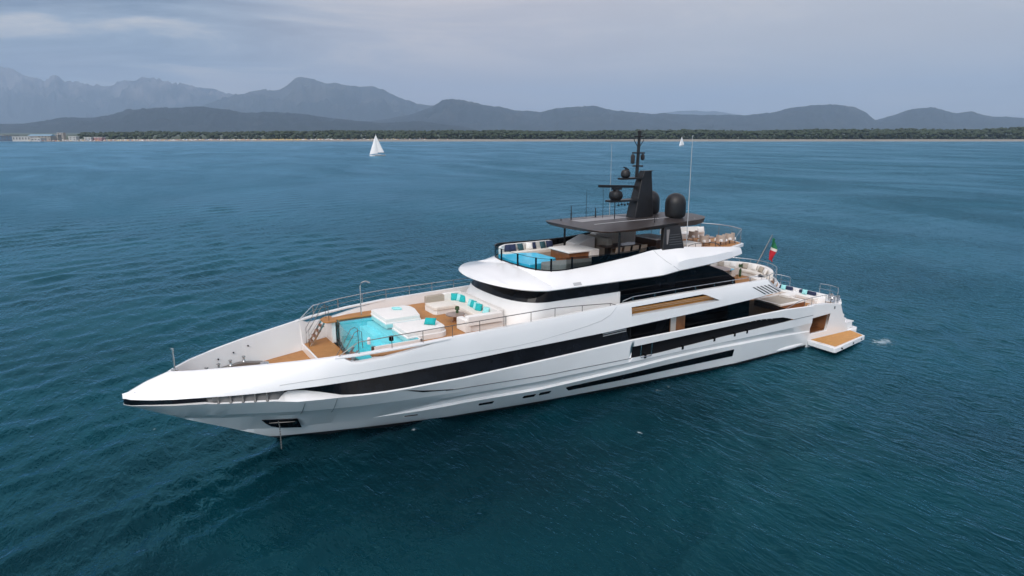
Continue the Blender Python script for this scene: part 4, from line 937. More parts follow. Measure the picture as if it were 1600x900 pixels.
for s in (1, -1):
    q = MB(); q.tube([(26.65, s * 2.85, 7.6), (26.65, s * 2.85, 9.72)], .07, 8); part(q, 'hardtop_post', 'mast')
    q = MB()
    for dy in (0,):
        q.loft([[(29.5, s * 3.12, 7.9), (31.6, s * 3.12, 7.9), (31.6, s * 3.36, 7.9), (29.5, s * 3.36, 7.9)], [(29.7, s * 3.12, 8.44), (31.5, s * 3.12, 8.40), (31.5, s * 3.36, 8.40), (29.7, s * 3.36, 8.44)], [(30.35, s * 2.45, 9.7), (31.7, s * 2.45, 9.7), (31.7, s * 2.75, 9.7), (30.35, s * 2.75, 9.7)]], True, True)
    fin = part(q, 'hardtop_fin', 'mast', bevel=.02)
    q = MB()
    for k in range(5): z = 8.6 + k * .14; yf = 3.365 - (z - 8.42) * .477; q.box(30.3 + .07 * k, 31.42, s * (yf - .03), s * (yf + .012), z, z + .02)
    part(q, 'fin_slats', 'grey')
    q = MB(); q.loft([[(30.12, s * 3.26, 8.66), (30.22, s * 3.26, 8.66), (30.72, s * 2.85, 9.5), (30.45, s * 2.85, 9.5)], [(30.12, s * 3.2, 8.66), (30.22, s * 3.2, 8.66), (30.72, s * 2.8, 9.5), (30.45, s * 2.8, 9.5)]], True, True); part(q, 'fin_trim', 'carbonlite')
# mast tower
mast = MB()
TW = [(9.7, 29.85, 31.55, .48), (10.6, 30.0, 31.55, .44), (11.35, 30.2, 31.5, .38), (12.0, 30.35, 31.48, .33), (12.5, 30.5, 31.45, .29), (12.95, 30.72, 31.42, .25), (13.02, 30.72, 31.62, .25)]
mast.loft([[(x0, -w, z), (x0, w, z), (x1, w * .72, z), (x1, -w * .72, z)] for z, x0, x1, w in TW], True, True)
mt = part(mast, 'mast', 'mast', bevel=.03)
def sub(mb, name, m, parent): return mb.build(name, M[m], parent)
# sub-parts are placed under the mast (its parent is the yacht empty at the same origin)
def under(mb, name, m, parent):
    o = mb.build(name, M[m], None); o.parent = parent; o.location = o.location - (parent.location + parent.parent.location); return o
def platf(x0, x1, z, w0, w1, nm):
    q = MB(); q.prism([(x0, -w0), (x0, w0), (x1, w1), (x1, -w1)], z - .12, z); under(q, nm, 'mast', mt)
platf(28.0, 30.3, 11.22, .32, .42, 'radar_platform'); platf(28.9, 30.6, 12.62, .24, .34, 'radar_platform')
q = MB(); q.lathe((28.6, 0, 11.22), [(.30, 0), (.42, .12), (.46, .3), (.40, .52), (.2, .62), (.16, .7)], 16); under(q, 'radar_housing', 'mast', mt)
q = MB(); dirv = (.995, -.1)
q.loft([[(28.66 - 1.6 + .0, .12, 12.10), (28.66 - 1.6, .32, 12.10), (28.66 - 1.6, .32, 12.26), (28.66 - 1.6, .12, 12.26)], [(28.66 + 1.6, -.32, 11.92), (28.66 + 1.6, -.12, 11.92), (28.66 + 1.6, -.12, 12.08), (28.66 + 1.6, -.32, 12.08)]], True, True); q.box(28.35, 28.95, -.16, .16, 11.88, 12.02); under(q, 'radar_scanner', 'mast', mt)
q = MB(); q.lathe((29.35, 0, 12.62), [(.2, 0), (.3, .1), (.32, .28), (.24, .46), (.06, .54)], 14); q.tube([(29.15, 0, 13.3), (29.6, 0, 13.12)], .04, 6); q.tube([(29.36, 0, 13.1), (29.36, 0, 13.28)], .06, 6); under(q, 'searchlight', 'mast', mt)
q = MB(); q.tube([(30.28, 0, 12.5), (30.34, 0, 14.0), (30.38, 0, 15.42)], [.115, .105, .095], 8); q.lathe((30.38, 0, 15.4), [(.13, 0), (.13, .16), (.04, .2)], 8); pole = under(q, 'mast_pole', 'mast', mt)
q = MB()
for z, w in ((15.22, .38), (14.18, .55), (13.35, .45)): q.box(30.3, 30.42, -w, w, z - .05, z + .03); q.box(30.35 - w * .9, 30.35 + w * .9, -.06, .06, z - .05, z + .03)
under(q, 'mast_crossbar', 'mast', mt)
for dx_, hh in ((-.45, .62), (.38, .4)): q = MB(); q.lathe((30.35 + dx_, 0, 14.1 - hh), [(.05, 0), (.13, .05), (.14, hh - .12), (.06, hh)], 8); under(q, 'signal_lamp', 'mast', mt)
q = MB()
q.tube([(30.35, 0, 14.45), (29.98, 0, 14.95), (29.95, 0, 15.05)], .025, 5); q.tube([(30.35, 0, 14.45), (30.75, 0, 14.95), (30.7, 0, 15.08)], .025, 5)
under(q, 'wind_sensor', 'mast', mt)
q = MB(); q.tube([(28.55, 0, 11.1), (28.55, 0, 9.95)], .03, 5)
for k in range(4): q.lathe((28.85 + k * .26, 0, 10.82 + .04 * (k % 2)), [(.05, 0), (.09, .05), (.05, .1)], 7); q.tube([(28.85 + k * .26, 0, 10.9), (28.85 + k * .26, 0, 11.1)], .015, 4)
under(q, 'horn', 'mast', mt)
for s in (1, -1):
    q = MB(); q.lathe((32.65, s * 1.25, 9.86), [(.5, 0), (.5, .12), (.64, .22), (.68, .42), (.68, 1.05), (.64, 1.30), (.52, 1.52), (.31, 1.66), (.12, 1.72), (.02, 1.725)], 24); part(q, 'satellite_dome', 'mast', ang=50)
for x, y, z0, z1, r0, m in ((32.05, 3.02, 8.2, 15.3, .03, 'lightgrey'), (29.35, -1.5, 9.8, 14.75, .018, 'lightgrey'), (27.7, -1.9, 9.8, 11.9, .02, 'mast'), (28.3, -.9, 9.8, 11.95, .02, 'mast'), (26.4, -1.8, 9.78, 10.8, .05, 'mast'), (28.4, -1.8, 9.8, 10.55, .06, 'mast'), (30.0, 2.2, 9.7, 10.35, .04, 'mast'), (25.6, -1.8, 9.76, 10.02, .06, 'mast'), (33.4, -1.0, 9.9, 11.0, .012, 'lightgrey')):
    q = MB(); q.tube([(x, y, z0), (x, y, z0 + (z1 - z0) * .35), (x, y, z1)], [r0, r0 * .8, r0 * .5], 6); q.lathe((x, y, z0), [(r0 * 2.2, 0), (r0 * 2.2, .05), (r0, .12)], 7); part(q, 'antenna', m)
for x, y in ((33.8, 1.9), (34.3, -1.4), (33.9, .0), (34.6, 1.0)):
    q = MB(); q.lathe((x, y, 9.8), [(.07, 0), (.07, .08), (.03, .12)], 8); part(q, 'gps_puck', 'offwhite')

# rail round the after sundeck
sr = [(32.6, 2.95), (34.4, 2.85), (36.1, 2.72), (37.3, 2.35), (38.4, 1.92), (38.95, .6), (38.95, -.6), (38.4, -1.92), (37.3, -2.35), (36.1, -2.72), (34.4, -2.85), (32.6, -2.95)]
stp = sr[4:]
q = MB(); q.loft([[(x, y, 7.9), (x, y, 8.8)] for x, y in stp], False); part(q, 'sundeck_aft_glass', 'glass', fix=False)
rail('sundeck_aft_rail', [(x, y, 8.86) for x, y in stp], lambda p: 7.87, 'steel', (), r=.028)
rail('sundeck_side_rail', [(32.4, 2.9, 8.35), (33.0, 2.9, 8.42), (35.0, 2.75, 8.30), (35.6, 2.7, 7.95)], lambda p: 7.9, 'darksteel', ())
rail('sundeck_gate_rail', [(38.4, 1.95, 8.86), (37.6, 2.2, 8.42)], lambda p: 7.87, 'steel', (), posts=[0, 1])

# ---- after main deck, transom and platforms
YST = 4.36
def side_piece(q, poly, y0, y1):
    a = [q.vert((x, y0, z)) for x, z in poly]; c = [q.vert((x, y1, z)) for x, z in poly]; n = len(a); q.face(a); q.face(c)
    for k in range(n): q.face((a[k], a[(k + 1) % n], c[(k + 1) % n], c[k]))
for s in (1, -1):
    q = MB(); y0, y1 = s * YST, s * (YST - .22)
    top = lambda x: ip(x, (43.5, 3.22), (45.7, 3.07), (47.2, 2.82))
    side_piece(q, [(43.5, 2.14), (45.95, 2.24), (47.45, 2.25), (47.2, 2.82), (45.7, 3.07), (43.5, 3.22)], y0, y1)
    side_piece(q, [(43.5, -.3), (43.72, -.3), (43.72, 2.146), (43.5, 2.14)], y0, y1)
    side_piece(q, [(43.72, -.3), (45.72, -.3), (45.72, .98), (43.72, .98)], y0, y1)
    side_piece(q, [(45.72, -.3), (48.5, -.3), (48.35, .65), (47.45, 2.25), (45.95, 2.24), (45.72, .98)], y0, y1)
    part(q, 'stern_side', 'white', bevel=.03)
    q = MB(); q.box(43.75, 45.9, s * 2.4, s * 2.5, .9, 2.3); q.box(45.9, 45.98, s * 2.4, s * (YST - .23), .9, 2.3); part(q, 'garage_lining', 'gold')
    q = MB(); q.box(43.6, 43.7, s * 2.4, s * (YST - .23), .9, 2.3); q.box(43.6, 46, s * 2.4, s * (YST - .23), 2.26, 2.32); part(q, 'garage_wall', 'dark')
    q = MB(); q.box(43.7, 45.9, s * 2.5, s * (YST - .2), .93, .99); q.box(44.0, 45.2, s * 2.6, s * 3.3, 1.0, 1.45); part(q, 'garage_floor', 'wood')
    q = MB(); q.box(46.35, 46.5, s * (YST - .01), s * (YST + .012), 2.55, 2.75); part(q, 'stern_fitting', 'grey')
    # bulwark end block at the quarter
    pl = [LV[k](43.5) for k in ('W', 'BO', 'MIDa', 'MID1', 'MIDb', 'C1', 'C2', 'K', 'RB', 'RT', 'BB')]
    q = MB(); a = [q.vert((43.5, s * (p[1] - .002), p[2])) for p in pl] + [q.vert((43.5, s * 4.1, 3.2)), q.vert((43.5, s * 4.1, 0))]; q.face(a); part(q, 'quarter_edge', 'white')
q = MB(); q.box(43.5, 47.6, -4.14, 4.14, 2.27, 2.36); part(q, 'aft_main_deck', 'teak')
q = MB(); q.loft([[(47.5, -4.14, 2.24), (47.5, 4.14, 2.24), (47.2, 4.14, 2.24), (47.2, -4.14, 2.24)], [(48.35, -4.14, .6), (48.35, 4.14, .6), (47.2, 4.14, .6), (47.2, -4.14, .6)]], True, True)
q.loft([[(47.2, -4.2, 2.25), (47.2, 4.2, 2.25), (47.5, 4.2, 2.25), (47.5, -4.2, 2.25)], [(47.5, -4.2, 2.86), (47.5, 4.2, 2.86), (48.6, 3.4, 2.86), (48.6, -3.4, 2.86)]], True, True)
part(q, 'transom', 'white', bevel=.03)
q = MB(); q.prism([(46.9, YST), (48.55, 3.3), (48.85, 2.2), (48.85, -2.2), (48.55, -3.3), (46.9, -YST), (46.9, -3.2), (48.2, -2.4), (48.2, 2.4), (46.9, 3.2)], 2.80, 2.88); part(q, 'quarter_coaming', 'white', bevel=.02)
for s in (1, -1):
    q = MB()
    for k in range(5): z = .62 + .36 * (4 - k); q.box(47.9, 48.4 + .3 * k, s * 2.4, s * 3.75, z - .3, z)
    part(q, 'stern_steps', 'white', bevel=.02)
    q = MB(); q.box(48.3, 49.5, s * 3.3, s * 4.1, 1.05, 1.13); q.box(48.3, 49.3, s * 3.3, s * 4.1, .62, 1.05); part(q, 'quarter_step', 'white', bevel=.02)
q = MB(); q.prism([(48.1, -4.2), (48.1, 4.25), (49.3, 4.5), (49.85, 4.2), (50.0, 3.0), (50.0, -3.0), (49.8, -4.2)], .28, .6); part(q, 'swim_platform', 'white', bevel=.04)
q = MB(); q.prism([(48.4, -3.9), (48.4, 3.9), (49.5, 3.95), (49.75, 3.0), (49.75, -3.0), (49.5, -3.9)], .604, .62); part(q, 'swim_platform_planking', 'teakl')
for s in (1, -1):
    if s > 0:
        q = MB(); q.prism([(43.5, s * 4.42), (43.42, s * 6.6), (43.6, s * 6.68), (48.27, s * 5.84), (48.78, s * 4.05), (48.3, s * 4.4)], .22, .57); pf = part(q, 'side_platform', 'white', bevel=.03)
        q = MB(); q.prism([(43.82, s * 4.45), (43.86, s * 6.42), (48.12, s * 5.74), (48.56, s * 4.45)], .575, .59); part(q, 'side_platform_planking', 'teakl')
        q = MB()
        for x in (44.4, 46.3, 47.7): y = np.interp(x, [43.95, 48.25], [6.66, 5.82]); q.lathe((x, y - .05, .40), [(.06, 0), (.06, .09), (.02, .1)], 9, 'y')
        part(q, 'platform_light', 'dark')
for s in (1, -1):
    q = MB(); rings = []
    for x in np.linspace(40.0, 43.2, 13):
        k = math.sin(math.pi * (x - 39.9) / 3.4) ** .5; rings.append([(x, s * (ylo(x, .3) - .05 + .17 * k * math.cos(a)), .33 + .17 * k * math.sin(a)) for a in np.linspace(-math.pi / 2, math.pi / 2, 9)])
    q.loft(rings, True, True); part(q, 'hull_fin_fairing', 'white')
# rails at the stern
for s in (1, -1):
    rail('aft_side_rail', [(40.2, s * 4.75, 3.46), (41.9, s * 4.55, 3.75), (42.6, s * 4.5, 3.78), (43.6, s * 4.36, 3.78), (45.4, s * 4.25, 3.72)], lambda p: 3.1, 'steel' if s > 0 else 'steel', (), posts=[2, 3, 4])
    rail('quarter_rail', [(46.9, s * 4.2, 3.62), (47.6, s * 3.75, 3.68), (48.4, s * 3.2, 3.7), (48.75, s * 2.3, 3.7), (48.75, s * 1.4, 3.66)], lambda p: 2.87, 'steel', (.5,))
    q = MB(); cx, cy = 47.5, 3.5
    q.tube([(cx + .45 * math.cos(a) , s * (cy + .38 * math.sin(a)), 2.96 + .04 * math.sin(3 * a) + .018 * a) for a in np.linspace(0, 18, 70)], .035, 5)
    q.lathe((46.9, s * 3.75, 2.88), [(.14, 0), (.12, .1), (.09, .25), (.16, .32), (.13, .4), (.02, .42)], 10); q.lathe((48.1, s * 2.9, 2.88), [(.14, 0), (.12, .1), (.09, .22), (.15, .28), (.02, .34)], 10)
    q.tube([(46.7, s * 4.1, 2.9), (46.75, s * 4.05, 3.4), (47.1, s * 3.6, 3.5), (47.3, s * 3.2, 2.95)], .03, 5)
    part(q, 'mooring_gear', 'steel')
q = MB(); q.loft([[(47.9, -2.6, 2.4), (47.9, 2.6, 2.4), (48.15, 2.6, 2.4), (48.15, -2.6, 2.4)], [(47.9, -2.6, 3.05), (47.9, 2.6, 3.05), (48.2, 2.6, 3.05), (48.2, -2.6, 3.05)]], True, True); part(q, 'aft_backrest', 'white', bevel=.03)
# flag staff on the after rail
q = MB(); q.tube([(42.95, -.5, 5.0), (43.6, -.5, 5.9), (44.84, -.5, 7.66)], [.04, .035, .022], 7); part(q, 'flag_staff', 'darksteel')
q = MB(); q.tube([(43.75, -.5, 5.9), (44.92, -.5, 7.5)], .01, 5); part(q, 'flag_halyard', 'darksteel')

# ================================================================== THINGS ON DECK
def single(mb, name, m, label, cat, group=None, **k):
    o = mb.build(name, M[m] if isinstance(m, str) else [M[q] for q in m], None, **k); return tag(o, label, cat, group)
def sub_of(t_, mb, name, m, **k): return mb.build(name, M[m], t_, **k)
# sun pads beside the foredeck pool
for nm, y0, y1 in PADS:
    q = MB((14, (y0 + y1) / 2, 5.2)); q.rprism(padpoly(y0, y1), 5.2, 5.44, .06)
    single(q, 'sun_pad', 'offwhite', 'white sun pad aft of the foredeck pool, with folded towels on it' if nm == 'star' else 'white sun pad aft of the foredeck pool, with a turquoise pillow on it', 'sun pad', 'white sun pads by the foredeck pool', ang=50)
q = MB((14.55, 1.95, 5.45)); q.pillow((14.55, 1.95, 5.62), .62, .42, .24, (-.5, .55, .75)); single(q, 'cushion', 'tealf', 'turquoise pillow lying alone on the nearer foredeck sun pad', 'cushion', ang=60)
q = MB((14.1, -2.0, 5.44))
for dy in (0, .22): q.tube([(13.95, -2.15 + dy, 5.5), (14.4, -1.95 + dy, 5.5)], .07, 8)
single(q, 'towel', 'aqua', 'rolled pale blue towels on the farther foredeck sun pad', 'towel')
# U shaped sofa in front of the wheelhouse
sf = thing('sofa', 'U-shaped cream sofa on the foredeck below the wheelhouse windows', 'sofa', (17.4, 0, 4.93))
def block(t_, nm, m, poly, z0, z1, r=.05):
    q = MB(tuple(25 - t_.location.x if i == 0 else t_.location[i] for i in range(3))); q.rprism(poly, z0, z1, r); return sub_of(t_, q, nm, m, ang=50)
block(sf, 'arm_base', 'matte', [(16.3, -2.75), (16.3, -1.55), (16.45, -1.35), (17.75, -1.35), (17.75, -2.75)], 4.93, 5.22, .02)
block(sf, 'arm_base', 'matte', [(16.6, 1.75), (16.5, 2.75), (18.6, 2.75), (18.6, 1.75)], 4.93, 5.22, .02)
block(sf, 'base', 'matte', [(17.75, -2.75), (17.7, -.9), (17.7, 1.75), (18.6, 2.7), (18.9, 0), (18.6, -2.75)], 4.93, 5.22, .02)
block(sf, 'seat_cushion', 'cream', [(16.26, -2.6), (16.26, -1.5), (16.42, -1.27), (17.7, -1.27), (17.7, -2.6)], 5.22, 5.42)
block(sf, 'seat_cushion', 'cream', [(17.7, -2.6), (17.7, -1.27), (17.62, -.8), (17.62, 1.68), (18.5, 2.4), (18.55, 0), (18.5, -2.6)], 5.22, 5.42)
block(sf, 'seat_cushion', 'offwhite', [(16.55, 1.68), (16.45, 2.6), (18.5, 2.6), (18.5, 1.68)], 5.22, 5.42)
block(sf, 'back_cushion', 'taupe', [(16.3, -2.8), (16.3, -2.52), (17.5, -2.52), (17.5, -2.8)], 5.3, 5.82, .08)
block(sf, 'back_cushion', 'offwhite', [(17.5, -2.8), (17.5, -2.5), (18.3, -2.5), (18.6, -2.3), (18.75, -2.8)], 5.3, 5.86, .08)
block(sf, 'back_cushion', 'offwhite', [(18.42, -2.5), (18.4, 0), (18.42, 2.5), (18.8, 2.4), (18.82, 0), (18.8, -2.4)], 5.3, 5.84, .08)
block(sf, 'back_cushion', 'offwhite', [(16.35, 2.5), (16.35, 2.9), (18.5, 2.9), (18.6, 2.5)], 5.3, 5.8, .08)
block(sf, 'arm_rest', 'offwhite', [(16.2, 1.8), (16.2, 2.85), (16.55, 2.85), (16.55, 1.8)], 4.95, 5.62, .08)
fc = [((18.1, -2.32, 5.62), 'tealf', (-.55, .75, .35), 'teal cushion nearest the far corner of the foredeck sofa'), ((18.3, -1.98, 5.62), 'aqua', (-.7, .45, .35), 'pale aqua cushion leaning behind a teal one in the sofa corner'), ((18.33, -1.68, 5.60), 'tealf', (-.85, .35, .35), 'teal cushion in front of a pale aqua one in the sofa corner'),
      ((18.3, -.55, 5.60), 'aqua', (-.9, .25, .35), 'pale aqua cushion behind a teal one, midway along the sofa back'), ((18.27, -.2, 5.60), 'tealf', (-.9, .2, .35), 'teal cushion midway along the sofa back, behind a white one'), ((18.24, .25, 5.58), 'aqua', (-.9, .3, .35), 'pale aqua cushion between two teal ones midway along the sofa back'), ((18.2, .6, 5.58), 'tealf', (-.85, .4, .35), 'teal cushion leaning on pale aqua one, towards the near end of the sofa back'), ((18.25, 1.4, 5.56), 'aqua', (-.9, .3, .4), 'pale patterned cushion at the near end of the foredeck sofa back')]
for c, m, nv, lb in fc:
    q = MB((c[0], c[1], c[2] - .2)); q.pillow(c, .46, .46, .2, nv); single(q, 'cushion', m, lb, 'cushion', 'cushions on the foredeck sofa', ang=60)
def round_table(name, lb, c, r, z, zt, mtop, mleg, thick=.06, legs=1):
    t_ = thing(name, lb, 'table', (c[0], c[1], z)); o3 = (c[0], c[1], z)
    q = MB(o3); q.lathe((c[0], c[1], zt - thick), [(r * .96, 0), (r, thick * .4), (r, thick), (.01, thick + .002)], 28); sub_of(t_, q, 'table_top', mtop)
    if legs == 1: q = MB(o3); q.lathe((c[0], c[1], z), [(r * .42, 0), (r * .40, .03), (r * .22, .08), (r * .20, zt - z - .1), (r * .3, zt - z - thick)], 16); sub_of(t_, q, 'pedestal', mleg)
    else:
        for k in range(legs): a = 2 * math.pi * k / legs + .4; q = MB(o3); q.tube([(c[0] + r * .7 * math.cos(a), c[1] + r * .7 * math.sin(a), z), (c[0] + r * .6 * math.cos(a), c[1] + r * .6 * math.sin(a), zt - thick)], .03, 6); sub_of(t_, q, 'leg', mleg)
    return t_
round_table('coffee_table', 'low round wooden table inside the foredeck sofa', (16.75, .5), .55, 4.93, 5.38, 'stone', 'wood')
q = MB((16.95, .35, 5.385)); q.lathe((16.95, .35, 5.385), [(.07, 0), (.09, .1), (.06, .16)], 9)
for k in range(12): a = k * 2.4; q.pillow((16.95 + .09 * math.cos(a), .35 + .09 * math.sin(a), 5.62 + .05 * (k % 3)), .16, .1, .02, (math.cos(a), math.sin(a), .4), n=4)
single(q, 'plant_pot', 'plant', 'small dark plant on the low round table of the foredeck', 'plant pot')
# sundeck
ss = thing('sofa', 'long beige sofa along the far side of the sundeck, under navy cushions', 'sofa', (23.5, -2.6, 7.55))
block(ss, 'base', 'taupe', [(21.45, -2.75), (21.6, -2.1), (25.6, -2.1), (25.6, -3.05), (22, -3.1)], 7.56, 7.86, .02)
block(ss, 'seat_cushion', 'cream', [(21.48, -2.72), (21.62, -2.12), (25.55, -2.12), (25.55, -2.95), (22, -2.98)], 7.86, 8.04)
block(ss, 'back_cushion', 'offwhite', [(21.3, -2.45), (21.45, -2.4), (22.1, -2.83), (25.6, -2.85), (25.6, -3.1), (22.0, -3.08)], 7.9, 8.46, .06)
for k, (x, m, lb) in enumerate(((22.05, 'navy', 'navy cushion nearest the front of the sundeck sofa'), (22.45, 'navy', 'second navy cushion from the front of the sundeck sofa, beside the first'), (23.05, 'petrol', 'dark green cushion left of the sundeck grab rail on the far sofa'), (23.7, 'offwhite', 'white cushion on the far sundeck sofa between green and navy ones'), (24.0, 'navy', 'navy cushion right of the white one on the far sundeck sofa'), (24.75, 'petrol', 'dark green cushion second from the after end of the far sundeck sofa'), (25.3, 'navy', 'navy cushion at the after end of the far sundeck sofa'))):
    c = (x, -2.66 + .03 * (k % 2), 8.26); q = MB((x, c[1], 8.05)); q.pillow(c, .46, .46, .2, (-.25 + .2 * (k % 3), .9, .35)); single(q, 'cushion', m, lb, 'cushion', 'cushions on the sundeck sofa', ang=60)
q = MB((24.0, 1.9, 7.55)); q.rprism([(21.75, 1.75), (21.45, 2.2), (21.65, 2.7), (22.3, 3.02), (25.2, 3.05), (25.2, 2.2), (22.4, 1.7)], 7.56, 8.12, .08)
bench = single(q, 'lounge_bench', 'greyfab', 'grey curved lounge bench on the near side of the sundeck spa pool', 'bench', ang=50)
cb = thing('bar_cabinet', 'wood-fronted bar cabinet with pale top behind the sundeck spa pool', 'bar', (24.6, .6, 7.55))
q = MB((24.6, .6, 7.55)); q.box(24.2, 26.2, -.9, 1.1, 7.56, 8.3); sub_of(cb, q, 'cabinet', 'wood', bevel=.02)
q = MB((24.6, .6, 7.55)); q.box(24.1, 26.4, -1.0, 1.25, 8.302, 8.40); sub_of(cb, q, 'counter_top', 'offwhite', bevel=.02)
q = MB((24.6, .6, 7.55)); q.box(25.7, 26.4, .7, 1.24, 7.9, 8.3); sub_of(cb, q, 'sink_block', 'offwhite', bevel=.02)
q = MB((26.3, 0, 8.3)); q.loft([[(26.3, -2.2, 7.6), (26.3, -.9, 7.6), (26.3, -.9, 8.40), (26.3, -2.2, 8.40)], [(27.5, -2.4, 7.6), (27.5, -1.0, 7.6), (27.5, -1.0, 8.78), (27.5, -2.4, 8.78)], [(27.8, -2.4, 7.6), (27.8, -1.0, 7.6), (27.8, -1.0, 8.76), (27.8, -2.4, 8.76)]], True, True)
q2 = q; single(q2, 'helm_console', 'offwhite', 'pale sloping helm console under the front of the dark hardtop', 'console', bevel=.05)
q = MB((27.9, -.9, 7.55)); q.box(28.02, 28.5, -2.3, .0, 7.56, 8.75); single(q, 'helm_bench', 'taupe', 'taupe helm bench standing behind the helm console', 'bench', bevel=.08)
dt = thing('dining_table', 'dark wooden dining table under the hardtop, set between stools', 'table', (29.0, .15, 7.55))
q = MB((29.0, .15, 7.55)); q.box(27.5, 30.5, -.45, .65, 8.24, 8.30); sub_of(dt, q, 'table_top', 'darkwood', bevel=.02)
for x in (28.0, 30.0): q = MB((29.0, .15, 7.55)); q.box(x - .1, x + .1, -.1, .3, 7.56, 8.24); sub_of(dt, q, 'leg', 'mast')
def chair(name, lb, c, m='taupe', mleg='mast', back=True, h=.45, w=.52, group=None):
    t_ = thing(name, lb, 'chair', c, group); x, y, z = c
    q = MB(c); q.rprism([(x - w / 2, y - w / 2), (x - w / 2, y + w / 2), (x + w / 2, y + w / 2), (x + w / 2, y - w / 2)], z + h - .12, z + h, .04); sub_of(t_, q, 'seat', m)
    if back: q = MB(c); q.loft([[(x - w / 2, y + w / 2, z + h - .05), (x + w / 2, y + w / 2, z + h - .05), (x + w / 2, y + w / 2 - .08, z + h - .05), (x - w / 2, y + w / 2 - .08, z + h - .05)], [(x - w / 2, y + w / 2 + .1, z + h + .42), (x + w / 2, y + w / 2 + .1, z + h + .42), (x + w / 2, y + w / 2 + .03, z + h + .42), (x - w / 2, y + w / 2 + .03, z + h + .42)]], True, True); sub_of(t_, q, 'backrest', m, bevel=.02)
    for sx in (-1, 1):
        for sy in (-1, 1): q = MB(c); q.tube([(x + sx * (w / 2 - .04), y + sy * (w / 2 - .04), z), (x + sx * (w / 2 - .05), y + sy * (w / 2 - .05), z + h - .1)], .022, 6); sub_of(t_, q, 'leg', mleg)
    return t_
for k, x in enumerate((27.9, 28.6, 29.3, 30.0)):
    chair('stool', ('pale stool nearest the bow at the sundeck dining table', 'second stool from the bow at the sundeck dining table', 'third stool from the bow at the sundeck dining table, right of a post', 'aftmost stool at the sundeck dining table, beside the dark cabinet')[k], (x, 1.05, 7.556), 'taupe', 'mast', True, .42, .48, 'stools at the sundeck dining table')
dc = thing('dark_cabinet', 'dark brown cabinet with pale top beside the black hardtop fin', 'cabinet', (31.6, .3, 7.55))
q = MB((31.6, .3, 7.55)); q.box(30.9, 32.2, -.6, 1.5, 7.56, 8.62); sub_of(dc, q, 'cabinet', 'darkwood', bevel=.02)
q = MB((31.6, .3, 7.55)); q.box(30.85, 32.25, -.65, 1.55, 8.62, 8.70); sub_of(dc, q, 'counter_top', 'offwhite', bevel=.01)
q = MB((31.0, -2.4, 7.55)); q.rprism([(28.9, -2.95), (28.9, -2.25), (32.4, -2.25), (32.4, -2.95)], 7.56, 8.72, .08); single(q, 'sofa', 'cream', 'high-backed beige sofa against the far side below the hardtop', 'sofa', ang=50)
# after sundeck
ZA = 7.885
def lounge(name, lb, c, m, group=None, w=.62):
    t_ = thing(name, lb, 'armchair', c, group); x, y, z = c
    q = MB(c); q.rprism([(x - w / 2, y - w / 2), (x - w / 2, y + w / 2), (x + w / 2, y + w / 2), (x + w / 2, y - w / 2)], z + .26, z + .42, .05); sub_of(t_, q, 'seat', 'offwhite')
    q = MB(c); n = 15; pts = []
    for k in range(n): a = math.pi * (-.15 + 1.3 * k / (n - 1)) ; pts.append((x + w * .56 * math.cos(a), y + w * .56 * math.sin(a)))
    q.loft([[(px, py, z + .22), (px * 1.0, py, z + .70), (x + (px - x) * .9, y + (py - y) * .9, z + .70), (x + (px - x) * .9, y + (py - y) * .9, z + .22)] for px, py in pts], True, True); sub_of(t_, q, 'backrest', m)
    for sx in (-1, 1):
        for sy in (-1, 1): q = MB(c); q.tube([(x + sx * w * .42, y + sy * w * .42, z), (x + sx * w * .38, y + sy * w * .38, z + .28)], .02, 5); sub_of(t_, q, 'leg', 'mast')
    return t_
for c, lb in (((35.4, 1.35, ZA), 'woven armchair nearest the bow on the after sundeck'), ((36.6, 1.75, ZA), 'woven armchair on the near side of the after sundeck, second from the bow'), ((37.7, 1.55, ZA), 'woven armchair closest to the after rail of the sundeck, near side'), ((36.3, -.55, ZA), 'woven armchair on the far side of the after sundeck beside a white sofa')):
    lounge('armchair', lb, c, 'chairm', 'woven armchairs on the after sundeck')
asf = thing('sofa', 'low white sofa on the far side of the after sundeck', 'sofa', (37.4, -1.5, ZA))
block(asf, 'base', 'offwhite', [(35.0, -2.4), (35.0, -1.5), (38.0, -1.1), (38.2, -1.7), (37, -2.3)], ZA, ZA + .4)
block(asf, 'back_cushion', 'offwhite', [(35.0, -2.6), (35.0, -2.35), (37.0, -2.2), (38.2, -1.75), (38.3, -1.95), (37, -2.45)], ZA + .3, ZA + .72)
q = MB((34.5, .8, ZA)); q.rprism([(33.2, .6), (33.2, 1.9), (34.6, 1.9), (34.6, .6)], ZA, ZA + .32, .06); single(q, 'ottoman', 'offwhite', 'flat white ottoman beside the black fin on the after sundeck', 'ottoman', ang=50)
q = MB((37.4, -.6, ZA)); q.pillow((37.5, -1.0, ZA + .62), .6, .5, .2, (-.2, .9, .3)); single(q, 'cushion', 'offwhite', 'large white cushion on the low sofa of the after sundeck', 'cushion', ang=60)
round_table('side_table', 'small low table between the woven armchairs of the after sundeck', (36.7, .55), .4, ZA, ZA + .38, 'stone', 'mast')
